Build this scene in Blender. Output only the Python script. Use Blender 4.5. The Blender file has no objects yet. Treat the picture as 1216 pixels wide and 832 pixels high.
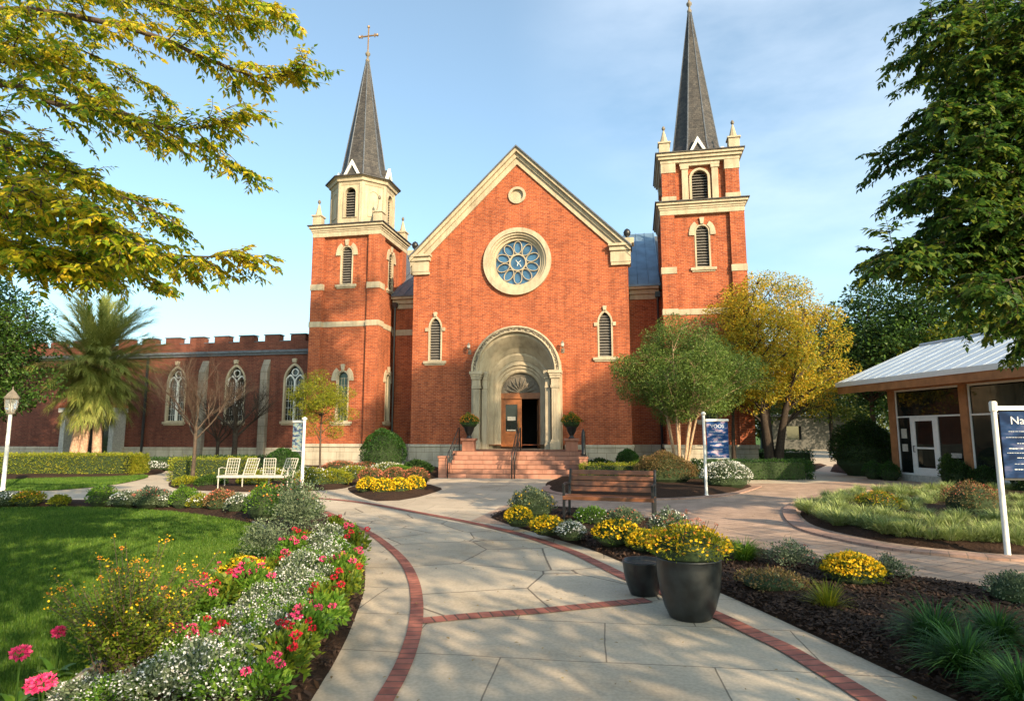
import bpy, math, random
import numpy as np
from mathutils import Vector, Matrix, geometry
PI=math.pi; R=math.radians
sc=bpy.context.scene; COL=sc.collection
# ---------------------------------------------------------------- camera
FPX=750.0; PITCH=math.atan(99/750.0); CH=1.6
cd=bpy.data.cameras.new('camera'); cam=bpy.data.objects.new('camera',cd); COL.objects.link(cam)
cd.sensor_width=36; cd.lens=36*FPX/1216; cd.clip_start=0.05; cd.clip_end=3000
cam.location=(0,0,CH); cam.rotation_euler=(PI/2+PITCH,0,0); sc.camera=cam
# ---------------------------------------------------------------- sky, sun, exposure
SUN_EL=R(24); SUN_AZ=R(147)       # azimuth clockwise from +Y
w=bpy.data.worlds.new('World'); sc.world=w; w.use_nodes=True
nt=w.node_tree; bg=nt.nodes['Background']
sky=nt.nodes.new('ShaderNodeTexSky'); sky.sky_type='NISHITA'; sky.sun_disc=False
sky.sun_elevation=SUN_EL; sky.sun_rotation=SUN_AZ; sky.air_density=1.0; sky.dust_density=2.2; sky.ozone_density=0.9
tc=nt.nodes.new('ShaderNodeTexCoord'); mp=nt.nodes.new('ShaderNodeMapping'); mp.inputs['Scale'].default_value=(1.6,1.6,4.5); mp.inputs['Location'].default_value=(5.3,0.4,0.7)
ns=nt.nodes.new('ShaderNodeTexNoise'); ns.inputs['Scale'].default_value=1.7; ns.inputs['Detail'].default_value=7; ns.inputs['Roughness'].default_value=0.55
rp=nt.nodes.new('ShaderNodeValToRGB'); rp.color_ramp.elements[0].position=0.36; rp.color_ramp.elements[1].position=0.72
rp.color_ramp.elements[0].color=(0,0,0,1); rp.color_ramp.elements[1].color=(0.19,0.19,0.19,1)
mx=nt.nodes.new('ShaderNodeMix'); mx.data_type='RGBA'; mx.inputs[7].default_value=(9.0,9.2,9.4,1)
nt.links.new(tc.outputs['Generated'],mp.inputs[0]); nt.links.new(mp.outputs[0],ns.inputs[0]); nt.links.new(ns.outputs[0],rp.inputs[0])
dp=nt.nodes.new('ShaderNodeVectorMath'); dp.operation='DOT_PRODUCT'; _v=Vector((.56,1.0,.72)).normalized(); dp.inputs[1].default_value=_v; nt.links.new(tc.outputs['Generated'],dp.inputs[0])
mr=nt.nodes.new('ShaderNodeMapRange'); mr.interpolation_type='SMOOTHSTEP'; mr.inputs[1].default_value=.90; mr.inputs[2].default_value=.995; nt.links.new(dp.outputs['Value'],mr.inputs[0])
mm=nt.nodes.new('ShaderNodeMath'); mm.operation='MULTIPLY'; nt.links.new(rp.outputs[0],mm.inputs[0]); nt.links.new(mr.outputs[0],mm.inputs[1]); nt.links.new(mm.outputs[0],mx.inputs[0]); hm=nt.nodes.new('ShaderNodeMix'); hm.data_type='RGBA'; hm.blend_type='MULTIPLY'; hm.inputs[0].default_value=1; hm.inputs[7].default_value=(0.84,1.05,1.05,1); nt.links.new(sky.outputs[0],hm.inputs[6]); hz=nt.nodes.new('ShaderNodeMix'); hz.data_type='RGBA'; hz.inputs[0].default_value=0.08; hz.inputs[7].default_value=(6.6,6.9,6.9,1); nt.links.new(hm.outputs[2],hz.inputs[6]); nt.links.new(hz.outputs[2],mx.inputs[6]); nt.links.new(mx.outputs[2],bg.inputs[0])
bg.inputs[1].default_value=0.15
sd=bpy.data.lights.new('sun','SUN'); sd.energy=5.0; sd.angle=R(0.5); sd.color=(1.0,0.79,0.52)
sun=bpy.data.objects.new('sun',sd); COL.objects.link(sun)
SDIR=Vector((math.sin(SUN_AZ)*math.cos(SUN_EL),math.cos(SUN_AZ)*math.cos(SUN_EL),math.sin(SUN_EL)))
sun.rotation_euler=SDIR.to_track_quat('Z','Y').to_euler()
sc.view_settings.view_transform='Standard'; sc.view_settings.look='None'; sc.view_settings.gamma=1; sc.view_settings.exposure=0.85
sc.render.engine='CYCLES'; sc.cycles.use_denoising=True; sc.cycles.max_bounces=8; sc.cycles.transparent_max_bounces=6
# ---------------------------------------------------------------- helpers
def at(px,py,z=0.0):
    """photo pixel -> point at height z"""
    x=(px-608)/FPX; yv=(416-py)/FPX
    d=(x,math.cos(PITCH)-yv*math.sin(PITCH),math.sin(PITCH)+yv*math.cos(PITCH))
    t=(z-CH)/d[2]; return Vector((d[0]*t,d[1]*t,z))
def ad(px,py,y):
    """photo pixel -> point at distance y"""
    x=(px-608)/FPX; yv=(416-py)/FPX
    d=(x,math.cos(PITCH)-yv*math.sin(PITCH),math.sin(PITCH)+yv*math.cos(PITCH))
    t=y/d[1]; return Vector((d[0]*t,y,CH+d[2]*t))
def tag(o,label=None,cat=None,group=None,kind=None):
    if label: o['label']=label
    if cat: o['category']=cat
    if group: o['group']=group
    if kind: o['kind']=kind
    return o
def empty(name,loc=(0,0,0),rz=0,label=None,cat=None,group=None):
    o=bpy.data.objects.new(name,None); COL.objects.link(o); o.location=loc; o.rotation_euler=(0,0,rz); o.empty_display_size=0.1
    return tag(o,label,cat,group)
def copy_tree(o,parent=None):
    c=o.copy(); COL.objects.link(c)
    if parent: c.parent=parent
    for ch in KIDS.get(o.name,[]): copy_tree(ch,c)
    return c
KIDS={}
def setparent(o,p):
    if p: o.parent=p; KIDS.setdefault(p.name,[]).append(o)
def link(name,me,mats,parent=None,smooth=False):
    for m in (mats if isinstance(mats,(list,tuple)) else [mats]): me.materials.append(m)
    if smooth: me.polygons.foreach_set('use_smooth',[True]*len(me.polygons))
    o=bpy.data.objects.new(name,me); COL.objects.link(o); setparent(o,parent); return o
def npmesh(name,V,F,mats,parent=None,mi=None,smooth=False):
    V=np.asarray(V,dtype=np.float32); F=np.asarray(F,dtype=np.int32); k=F.shape[1]
    me=bpy.data.meshes.new(name); me.vertices.add(len(V)); me.vertices.foreach_set('co',V.ravel())
    me.loops.add(F.size); me.loops.foreach_set('vertex_index',F.ravel())
    me.polygons.add(len(F)); me.polygons.foreach_set('loop_start',np.arange(0,F.size,k,dtype=np.int32))
    try: me.polygons.foreach_set('loop_total',np.full(len(F),k,dtype=np.int32))
    except Exception: pass
    if mi is not None: me.polygons.foreach_set('material_index',np.asarray(mi,dtype=np.int32))
    me.update(calc_edges=True)
    return link(name,me,mats,parent,smooth)
class MB:
    def __init__(s,M=None): s.v=[];s.f=[];s.mi=[];s.M=M;s.uv=[]
    def add(s,vs,fs,m=0):
        b=len(s.v)
        for p in vs:
            p=Vector(p)
            if s.M is not None: p=s.M@p
            s.v.append(p)
        for f in fs: s.f.append([b+i for i in f]); s.mi.append(m)
        return s
    def box(s,x0,x1,y0,y1,z0,z1,m=0):
        x0,x1=min(x0,x1),max(x0,x1);y0,y1=min(y0,y1),max(y0,y1);z0,z1=min(z0,z1),max(z0,z1)
        return s.add([(x0,y0,z0),(x1,y0,z0),(x1,y1,z0),(x0,y1,z0),(x0,y0,z1),(x1,y0,z1),(x1,y1,z1),(x0,y1,z1)],
          [(3,2,1,0),(4,5,6,7),(0,1,5,4),(1,2,6,5),(2,3,7,6),(3,0,4,7)],m)
    def tube(s,pts,rad,n=8,m=0,cap=True):
        pts=[Vector(p) for p in pts]
        if not isinstance(rad,(list,tuple)): rad=[rad]*len(pts)
        vs=[];fs=[];ref=None
        for i,p in enumerate(pts):
            d=(pts[min(i+1,len(pts)-1)]-pts[max(i-1,0)]).normalized()
            if ref is None: ref=Vector((1,0,0)) if abs(d.x)<0.8 else Vector((0,1,0))
            a=(ref-d*ref.dot(d)).normalized(); b=d.cross(a); ref=a
            for k in range(n):
                t=2*PI*k/n; vs.append(p+(a*math.cos(t)+b*math.sin(t))*rad[i])
        for i in range(len(pts)-1):
            for k in range(n): fs.append((i*n+k,i*n+(k+1)%n,(i+1)*n+(k+1)%n,(i+1)*n+k))
        if cap: fs.append(tuple(range(n-1,-1,-1))); fs.append(tuple((len(pts)-1)*n+k for k in range(n)))
        return s.add(vs,fs,m)
    def lathe(s,prof,cx=0,cy=0,n=24,m=0,rot=0.0,cap=True):
        vs=[];fs=[]
        for r,z in prof:
            for k in range(n):
                t=2*PI*(k+rot)/n; vs.append((cx+r*math.cos(t),cy+r*math.sin(t),z))
        for i in range(len(prof)-1):
            for k in range(n): fs.append((i*n+k,i*n+(k+1)%n,(i+1)*n+(k+1)%n,(i+1)*n+k))
        if cap: fs.append(tuple(range(n-1,-1,-1))); fs.append(tuple((len(prof)-1)*n+k for k in range(n)))
        return s.add(vs,fs,m)
    def plate(s,outline,holes,y0,y1,m=0,back=True,mh=None):
        """polygon with holes in the (x,z) plane, front at y0, back at y1"""
        loops=[list(outline)]+[list(h) for h in holes]
        flat=[p for l in loops for p in l]
        tri=geometry.tessellate_polygon([[Vector((p[0],p[1],0)) for p in l] for l in loops])
        n=len(flat); vs=[(p[0],y0,p[1]) for p in flat]+[(p[0],y1,p[1]) for p in flat]; fs=[];
        for t in tri:
            a,b,c=[flat[i] for i in t]; ar=(b[0]-a[0])*(c[1]-a[1])-(b[1]-a[1])*(c[0]-a[0])
            t=tuple(t) if ar>0 else tuple(reversed(t))
            fs.append(t)
            if back: fs.append(tuple(n+i for i in reversed(t)))
        s.add(vs,fs,m); b0=0; sf=[[],[]]
        base=len(s.v)-2*n
        for li,l in enumerate(loops):
            k=len(l); ar=sum(l[i][0]*l[(i+1)%k][1]-l[(i+1)%k][0]*l[i][1] for i in range(k))
            ccw=(ar>0) if li==0 else (ar<0)
            for i in range(k):
                a=base+b0+i;b=base+b0+(i+1)%k
                q=[a,a+n,b+n,b] if ccw else [a,b,b+n,a+n]
                q=[q[0],q[3],q[2],q[1]] if True else q
                s.f.append(q); s.mi.append(m if (li==0 or mh is None) else mh)
            b0+=k
        return s
    def build(s,name,mats,parent=None,smooth=False,bevel=0,uv=None):
        me=bpy.data.meshes.new(name); me.from_pydata([tuple(v) for v in s.v],[],[tuple(f) for f in s.f])
        me.polygons.foreach_set('material_index',s.mi); me.update()
        if uv is not None:
            l=me.uv_layers.new(name='UVMap')
            for i,q in enumerate(uv): l.data[i].uv=q
        o=link(name,me,mats,parent,smooth)
        if bevel:
            b=o.modifiers.new('bevel','BEVEL'); b.width=bevel; b.segments=2; b.limit_method='ANGLE'; b.angle_limit=R(40)
        return o
def arch(cx,hw,z0,zs,point=0.0,n=14):
    """outline of an arched opening: bottom z0, springing zs, half width hw; point>0 = pointed"""
    pts=[(cx-hw,z0),(cx+hw,z0)]
    if point<=0:
        for i in range(n+1):
            t=PI*i/n; pts.append((cx+hw*math.cos(t),zs+hw*math.sin(t)))
    else:
        r=hw*(1+point); tm=math.acos((r-hw)/r)
        for i in range(n//2+1):
            t=tm*i/(n//2); pts.append((cx-(r-hw)+r*math.cos(t),zs+r*math.sin(t)))
        for i in range(n//2-1,-1,-1):
            t=tm*i/(n//2); pts.append((cx+(r-hw)-r*math.cos(t),zs+r*math.sin(t)))
    return pts
def circ(cx,cz,r,n=40): return [(cx+r*math.cos(2*PI*i/n),cz+r*math.sin(2*PI*i/n)) for i in range(n)]
def catmull(P,closed=True,k=5):
    P=[Vector(p) for p in P]; n=len(P); out=[]
    for i in range(n if closed else n-1):
        g=lambda j: P[j%n] if closed else P[max(0,min(n-1,j))]
        a,b,c,d=g(i-1),g(i),g(i+1),g(i+2)
        for s in range(k):
            t=s/k; out.append(0.5*((2*b)+(c-a)*t+(2*a-5*b+4*c-d)*t*t+(3*b-a-3*c+d)*t**3))
    if not closed: out.append(P[-1])
    return out
# ---------------------------------------------------------------- materials
def newmat(name):
    m=bpy.data.materials.new(name); m.use_nodes=True; return m,m.node_tree,m.node_tree.nodes['Principled BSDF']
def N(nt,t,**kw):
    n=nt.nodes.new('ShaderNode'+t)
    for k,v in kw.items():
        if hasattr(n,k): setattr(n,k,v)
        else: n.inputs[k].default_value=v
    return n
def ramp(nt,els):
    r=N(nt,'ValToRGB'); e=r.color_ramp.elements
    while len(e)<len(els): e.new(0.5)
    for i,(p,c) in enumerate(els): e[i].position=p; e[i].color=(*c,1)
    return r
def hexv(c,k): return tuple(min(1,x*k) for x in c)
def mat_plain(name,col,rough=0.6,metal=0,var=0.15,scale=8,bump=0.1,bs=60,spec=0.5,coat=0):
    m,nt,b=newmat(name); L=nt.links.new
    tc=N(nt,'TexCoord'); n1=N(nt,'TexNoise'); n1.inputs['Scale'].default_value=scale; n1.inputs['Detail'].default_value=6
    L(tc.outputs['Object'],n1.inputs[0]); r=ramp(nt,[(0.3,hexv(col,1-var)),(0.7,hexv(col,1+var))]); L(n1.outputs[0],r.inputs[0]); L(r.outputs[0],b.inputs['Base Color'])
    b.inputs['Roughness'].default_value=rough; b.inputs['Metallic'].default_value=metal; b.inputs['Specular IOR Level'].default_value=spec
    if coat: b.inputs['Coat Weight'].default_value=coat
    if bump:
        n2=N(nt,'TexNoise'); n2.inputs['Scale'].default_value=bs; n2.inputs['Detail'].default_value=4; L(tc.outputs['Object'],n2.inputs[0])
        bp=N(nt,'Bump'); bp.inputs['Strength'].default_value=bump; bp.inputs['Distance'].default_value=0.02; L(n2.outputs[0],bp.inputs['Height']); L(bp.outputs[0],b.inputs['Normal'])
    return m
def wallvec(nt):
    """(horizontal, z) coordinate that follows whichever way a vertical wall faces"""
    L=nt.links.new; tc=N(nt,'TexCoord'); sp=N(nt,'SeparateXYZ'); L(tc.outputs['Object'],sp.inputs[0])
    sn=N(nt,'SeparateXYZ'); L(tc.outputs['Normal'],sn.inputs[0])
    ab=N(nt,'Math',operation='ABSOLUTE'); L(sn.outputs[0],ab.inputs[0]); gt=N(nt,'Math',operation='GREATER_THAN'); gt.inputs[1].default_value=0.7; L(ab.outputs[0],gt.inputs[0])
    mx=N(nt,'Mix'); L(gt.outputs[0],mx.inputs[0]); L(sp.outputs[0],mx.inputs[2]); L(sp.outputs[1],mx.inputs[3])
    cb=N(nt,'CombineXYZ'); L(mx.outputs[0],cb.inputs[0]); L(sp.outputs[2],cb.inputs[1]); return tc,cb
def mat_brick(name,c1,c2,mortar,bw=0.215,bh=0.075,ms=0.008,rough=0.85,stain=0.25,uv=False,off=0.5,bump=0.5,smear=(1,1)):
    m,nt,b=newmat(name); L=nt.links.new
    if uv:
        tc=N(nt,'TexCoord'); vec=tc.outputs['UV']
    else:
        tc,cb=wallvec(nt); vec=cb.outputs[0]
    br=N(nt,'TexBrick'); br.offset=off; br.inputs['Scale'].default_value=1; br.inputs['Brick Width'].default_value=bw; br.inputs['Row Height'].default_value=bh
    br.inputs['Mortar Size'].default_value=ms; br.inputs['Mortar Smooth'].default_value=0.2; br.inputs['Bias'].default_value=0
    br.inputs['Color1'].default_value=(*c1,1); br.inputs['Color2'].default_value=(*c2,1); br.inputs['Mortar'].default_value=(*mortar,1)
    L(vec,br.inputs['Vector'])
    n1=N(nt,'TexNoise'); n1.inputs['Scale'].default_value=0.7; n1.inputs['Detail'].default_value=8; n1.inputs['Roughness'].default_value=0.65; L(tc.outputs['Object'],n1.inputs[0])
    r=ramp(nt,[(0.3,(1-stain,)*3),(0.72,(1+stain*0.6,)*3)]); L(n1.outputs[0],r.inputs[0])
    n3=N(nt,'TexNoise'); n3.inputs['Scale'].default_value=14; n3.inputs['Detail'].default_value=3; L(tc.outputs['Object'],n3.inputs[0])
    r3=ramp(nt,[(0.3,(0.82,)*3),(0.7,(1.15,)*3)]); L(n3.outputs[0],r3.inputs[0])
    mu=N(nt,'Mix',data_type='RGBA',blend_type='MULTIPLY'); mu.inputs[0].default_value=1; L(br.outputs[0],mu.inputs[6]); L(r.outputs[0],mu.inputs[7])
    mu2=N(nt,'Mix',data_type='RGBA',blend_type='MULTIPLY'); mu2.inputs[0].default_value=1; L(mu.outputs[2],mu2.inputs[6]); L(r3.outputs[0],mu2.inputs[7])
    ms_=N(nt,'Mapping'); ms_.inputs['Scale'].default_value=(3.5,3.5,.28); L(tc.outputs['Object'],ms_.inputs[0]); n5=N(nt,'TexNoise'); n5.inputs['Scale'].default_value=1; n5.inputs['Detail'].default_value=7; n5.inputs['Roughness'].default_value=.6; L(ms_.outputs[0],n5.inputs[0])
    r5=ramp(nt,[(.36,(.70,.68,.68)),(.5,(1,1,1)),(.72,(1.08,1.12,1.14))]); L(n5.outputs[0],r5.inputs[0]); mu3=N(nt,'Mix',data_type='RGBA',blend_type='MULTIPLY'); mu3.inputs[0].default_value=0 if uv else .75; L(mu2.outputs[2],mu3.inputs[6]); L(r5.outputs[0],mu3.inputs[7])
    L(mu3.outputs[2],b.inputs['Base Color']); b.inputs['Roughness'].default_value=rough; b.inputs['Specular IOR Level'].default_value=0.25
    bp=N(nt,'Bump'); bp.invert=True; bp.inputs['Strength'].default_value=bump; bp.inputs['Distance'].default_value=0.01; L(br.outputs[1],bp.inputs['Height']); L(bp.outputs[0],b.inputs['Normal'])
    return m
def mat_stone(name,col,bw=0.9,bh=0.35,stain=0.3,joints=True,rough=0.75):
    m,nt,b=newmat(name); L=nt.links.new; tc,cb=wallvec(nt)
    n1=N(nt,'TexNoise'); n1.inputs['Scale'].default_value=1.3; n1.inputs['Detail'].default_value=9; n1.inputs['Roughness'].default_value=0.7; L(tc.outputs['Object'],n1.inputs[0])
    r=ramp(nt,[(0.25,hexv(col,1-stain)),(0.5,col),(0.8,hexv(col,1.18))]); L(n1.outputs[0],r.inputs[0])
    mpp=N(nt,'Mapping'); mpp.inputs['Scale'].default_value=(6,6,0.7); L(tc.outputs['Object'],mpp.inputs[0])
    n4=N(nt,'TexNoise'); n4.inputs['Scale'].default_value=1; n4.inputs['Detail'].default_value=6; L(mpp.outputs[0],n4.inputs[0])
    r4=ramp(nt,[(0.3,(0.72,0.7,0.68)),(0.55,(1,1,1))]); L(n4.outputs[0],r4.inputs[0])
    mu=N(nt,'Mix',data_type='RGBA',blend_type='MULTIPLY'); mu.inputs[0].default_value=0.8; L(r.outputs[0],mu.inputs[6]); L(r4.outputs[0],mu.inputs[7])
    out=mu.outputs[2]
    bp=N(nt,'Bump'); bp.inputs['Strength'].default_value=0.25; bp.inputs['Distance'].default_value=0.01
    if joints:
        br=N(nt,'TexBrick'); br.inputs['Scale'].default_value=1; br.inputs['Brick Width'].default_value=bw; br.inputs['Row Height'].default_value=bh
        br.inputs['Mortar Size'].default_value=0.008; br.inputs['Color1'].default_value=(1,1,1,1); br.inputs['Color2'].default_value=(0.86,0.86,0.84,1); br.inputs['Mortar'].default_value=(0.45,0.42,0.38,1)
        L(cb.outputs[0],br.inputs['Vector']); m2=N(nt,'Mix',data_type='RGBA',blend_type='MULTIPLY'); m2.inputs[0].default_value=1; L(out,m2.inputs[6]); L(br.outputs[0],m2.inputs[7]); out=m2.outputs[2]
    n2=N(nt,'TexNoise'); n2.inputs['Scale'].default_value=35; n2.inputs['Detail'].default_value=5; L(tc.outputs['Object'],n2.inputs[0]); L(n2.outputs[0],bp.inputs['Height'])
    L(out,b.inputs['Base Color']); L(bp.outputs[0],b.inputs['Normal']); b.inputs['Roughness'].default_value=rough; b.inputs['Specular IOR Level'].default_value=0.3
    return m
def mat_leaf(name,cols,trans=0.35,rough=0.5,big=0.5,spec=0.3,patch=0.9):
    """cols: list of colours picked leaf by leaf; clump-scale noise shifts between them"""
    m,nt,b=newmat(name); L=nt.links.new
    g=N(nt,'NewGeometry'); tc=N(nt,'TexCoord'); n1=N(nt,'TexNoise'); n1.inputs['Scale'].default_value=patch; n1.inputs['Detail'].default_value=3; L(tc.outputs['Object'],n1.inputs[0])
    ad_=N(nt,'Math',operation='MULTIPLY_ADD'); ad_.inputs[1].default_value=big*2; ad_.inputs[2].default_value=-big; L(n1.outputs[0],ad_.inputs[0])
    ad2=N(nt,'Math',operation='ADD',use_clamp=True); L(g.outputs['Random Per Island'],ad2.inputs[0]); L(ad_.outputs[0],ad2.inputs[1])
    k=len(cols); r=ramp(nt,[(i/max(1,k-1),c) for i,c in enumerate(cols)]); L(ad2.outputs[0],r.inputs[0])
    L(r.outputs[0],b.inputs['Base Color']); b.inputs['Roughness'].default_value=rough; b.inputs['Specular IOR Level'].default_value=spec
    if trans>0:
        tr=N(nt,'BsdfTranslucent'); L(r.outputs[0],tr.inputs[0]); ms=N(nt,'MixShader'); ms.inputs[0].default_value=trans
        L(b.outputs[0],ms.inputs[1]); L(tr.outputs[0],ms.inputs[2]); L(ms.outputs[0],nt.nodes['Material Output'].inputs[0])
    return m
M={}
M['brick']=mat_brick('red brick',(0.43,0.105,0.036),(0.26,0.056,0.022),(0.36,0.19,0.12),ms=0.007)
M['brick_shaded']=mat_brick('weathered shade-darkened wing brick',(0.19,0.058,0.036),(0.125,0.038,0.025),(0.16,0.10,0.072),ms=0.006,stain=0.35)  # darker copy of the red brick, the wing's shade put into its colour
M['stone']=mat_stone('limestone',(0.43,0.355,0.25))
M['stone_plain']=mat_stone('carved limestone',(0.43,0.355,0.25),joints=False,stain=.3)
M['plinth']=mat_stone('plinth stone',(0.48,0.42,0.33),bw=0.8,bh=0.38)
M['slate']=mat_brick('spire slates',(0.085,0.075,0.068),(0.045,0.042,0.042),(0.03,0.03,0.03),bw=0.16,bh=0.11,ms=0.006,rough=0.6,stain=0.3)
M['step']=mat_stone('red sandstone steps',(0.42,0.20,0.14),bw=1.1,bh=0.155)
M['black']=mat_plain('black painted iron',(0.015,0.015,0.017),rough=0.4)
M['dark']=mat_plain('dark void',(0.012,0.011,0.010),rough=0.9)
M['louvre']=mat_plain('grey louvre slats',(0.14,0.125,0.11),rough=0.6)
M['wood']=mat_plain('varnished door wood',(0.27,0.095,0.03),rough=0.35,scale=5,var=0.3)
M['orangewood']=mat_plain('stained timber post',(0.33,0.14,0.055),rough=0.5,scale=4,var=0.25)
M['white']=mat_plain('white paint',(0.72,0.71,0.68),rough=0.45,var=0.06)
M['offwhite']=mat_plain('weathered white paint',(0.43,0.41,0.36),rough=0.6,var=0.25,scale=12)
M['aged']=mat_plain('aged carved relief',(0.17,0.14,0.105),rough=0.7,var=0.35)
M['gold']=mat_plain('weathered gilt metal',(0.42,0.25,0.12),rough=0.35,metal=0.7,var=0.3)
M['brass']=mat_plain('brass handle',(0.7,0.5,0.2),rough=0.25,metal=1,var=0.1)
def mat_glass(name,col,rough=0.08,spec=0.6,var=0.3):
    return mat_plain(name,col,rough=rough,var=var,scale=2.5,bump=0.03,bs=3,spec=spec)
M['roseglass']=mat_glass('blue leaded glass',(0.035,0.10,0.19),0.16,0.8,0.4)
M['glass']=mat_glass('dark window glass',(0.014,0.018,0.018),0.05,0.9)
M['leadglass']=mat_glass('greenish leaded glass',(0.03,0.06,0.05),0.2,0.6,0.5)
M['pavglass']=mat_glass('pavilion glass',(0.010,0.013,0.012),0.03,0.45)
M['wingstone']=mat_stone('grey buttress stone',(0.27,0.23,0.19),bw=.5,bh=.4)
# ================================================================ CHURCH (local frame: x along the front, y back, z up)
CA=R(11); C0=Vector((0.25,29.0,0))
CH_M=Matrix.Translation(C0)@Matrix.Rotation(-CA,4,'Z')
church=empty('church',C0,-CA,'large red brick church with a gabled front, rose window and two slate spires','church')
def P(mb,name,mats,parent=church,**k): return mb.build(name,mats,parent,**k)
def at_church(u,v,z=0): return CH_M@Vector((u,v,z))
# ---- front wall with openings
FW=5.12
GE,GA=9.92,14.95
gable=[(-FW,1.1),(FW,1.1),(FW,GE),(0,GA),(-FW,GE)]
holes=[circ(0,9.65,1.36,48),circ(0,12.9,0.36,24),arch(-3.98,0.34,5.02,6.62,1.0),arch(4.04,0.34,5.02,6.62,1.0),arch(0.05,1.85,1.12,4.4)]
b=MB(); b.plate(gable,holes,0,0.45); P(b,'front_wall',M['brick'])
b=MB()   # side walls of the front block, connecting walls, nave body
b.box(-FW,-FW+.4,0.452,4,1.1,9.85); b.box(FW-.4,FW,0.452,4,1.1,9.85)
b.box(-7.0,-FW+.1,2.2,2.6,1.1,8.4); b.box(FW-.1,7.0,2.2,2.6,1.1,8.4)
b.box(-10.0,10.0,14.0,14.4,0,8.4); b.box(-10.2,-9.8,3.9,14,0,8.4); b.box(9.8,10.2,3.9,14,0,8.4)
P(b,'side_wall',M['brick'])
for s in (-1,1):
    b=MB(); b.box(s*(FW+.06),s*2.16,-0.08,0.44,-.2,1.1); b.box(s*(FW+.1),s*2.16,-0.12,0.0,1.0,1.12); b.box(s*7,s*(FW+.06),2.1,2.55,-.2,1.1); b.box(s*(FW-.3),s*(FW+.06),.44,2.2,-.2,1.1)
    P(b,'plinth',M['plinth'],bevel=0.015)
# string band + eaves of the connecting walls
for s in (-1,1):
    b=MB(); x0,x1=(-7.02,-FW-.02) if s<0 else (FW+.02,6.55)
    b.box(x0,x1,2.12,2.3,8.05,8.3); b.box(x0,x1,2.02,2.3,8.3,8.52); b.box(x0,x1,1.86,2.3,8.52,8.7)
    P(b,'eaves_cornice',M['stone_plain'],bevel=0.02)
    if s<0: b=MB(); b.box(x0,x1,2.15,2.25,6.65,6.95); P(b,'string_course',M['stone_plain'])
# roof behind (slopes back), with standing seams
def roof_plane(x0,x1,y0,z0,y1,z1,name,mat,seam=0.5,th=.08):
    b=MB(); b.add([(x0,y0,z0),(x1,y0,z0),(x1,y1,z1),(x0,y1,z1),(x0,y0,z0-th),(x1,y0,z0-th),(x1,y1,z1-th),(x0,y1,z1-th)],[(0,1,2,3),(7,6,5,4),(0,4,5,1),(1,5,6,2),(2,6,7,3),(3,7,4,0)])
    x=x0+seam/2
    while x<x1: b.tube([(x,y0,z0+.02),(x,y1,z1+.02)],.022,n=4); x+=seam
    return P(b,name,mat)
M['metalroof']=mat_plain('blue-grey metal roof',(0.13,0.21,0.30),rough=0.45,metal=0.2,var=0.3,scale=1.5)
M['darkroof']=mat_plain('dark slate roof',(0.09,0.10,0.12),rough=0.6,var=0.3)
roof_plane(-7.0,-FW+.3,1.80,8.72,8,13.0,'roof',M['darkroof'])
roof_plane(FW-.3,6.62,1.80,8.72,8,13.2,'roof',M['metalroof'])
b=MB()
for x0,x1 in ((-10,-7.0),(-FW+.3,FW-.3),(6.62,10)):
    y0=3.9
    b.add([(x0,y0,10.2),(x1,y0,10.2),(x1,8,13),(x0,8,13)],[(0,1,2,3)])
b.add([(-10,8,13),(10,8,13),(10,14.4,8.4),(-10,14.4,8.4)],[(0,1,2,3)]); P(b,'roof',M['darkroof'])
# nave roof directly behind the gable
b=MB(); b.add([(-FW,.45,9.8),(0,.45,14.85),(0,8,14.85),(-FW,8,9.8)],[(0,1,2,3)]); b.add([(FW,.45,9.8),(0,.45,14.85),(0,8,14.85),(FW,8,9.8)],[(3,2,1,0)]); b.add([(-FW,8,9.8),(FW,8,9.8),(0,8,14.85)],[(0,1,2)])
P(b,'roof',M['darkroof'])
# gable coping (raking cornice) in stepped mouldings
sl=math.atan2(GA-GE,FW); 
b=MB()
for (o0,o1,y0) in ((-.36,-.12,-.08),(-.12,.05,-.16),(.05,.19,-.30)):
    c=[]
    k=1/math.cos(sl)
    for o in (o0,o1):
        c.append([(-FW-.14,GE-.14*math.tan(sl)+o*k),(0,GA+o*k),(FW+.14,GE-.14*math.tan(sl)+o*k)])
    out=c[0]+list(reversed(c[1])); b.plate(out,[],y0,0.6+(.002 if o0<0 else .004))
P(b,'gable_coping',M['stone_plain'])
b=MB(); k=1/math.cos(sl); o0,o1=.195,.25
b.plate([(-FW-.2,GE-.2*math.tan(sl)+o0*k),(0,GA+o0*k),(FW+.2,GE-.2*math.tan(sl)+o0*k),(FW+.2,GE-.2*math.tan(sl)+o1*k),(0,GA+o1*k),(-FW-.2,GE-.2*math.tan(sl)+o1*k)],[],-.38,.7)
P(b,'coping_flashing',M['darkroof'])
for s in (-1,1):   # kneelers at the foot of the gable
    b=MB(); c=s*(FW-.36)
    b.box(c-.42,c+.50 if s>0 else c+.42,-.14,.5,9.36,9.88); 
    b.box(c-.46,c+.50,-.22,.55,9.882,10.08); b.box(c-.50,c+.55,-.32,.6,10.082,10.2); b.box(c-.40,c+.46,-.12,.5,9.22,9.358)
    b.box(s*FW-.30,s*FW+.30,-.18,.45,10.202,10.46)
    kn=P(b,'kneeler',M['stone_plain'],bevel=0.02)
    f=MB(); cx=s*FW
    f.lathe([(.05,10.42),(.09,10.5),(.05,10.56),(.14,10.66),(.17,10.78),(.12,10.9),(.02,10.97)],cx,.1,n=10); P(f,'finial',M['black'],kn,smooth=True)
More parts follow.
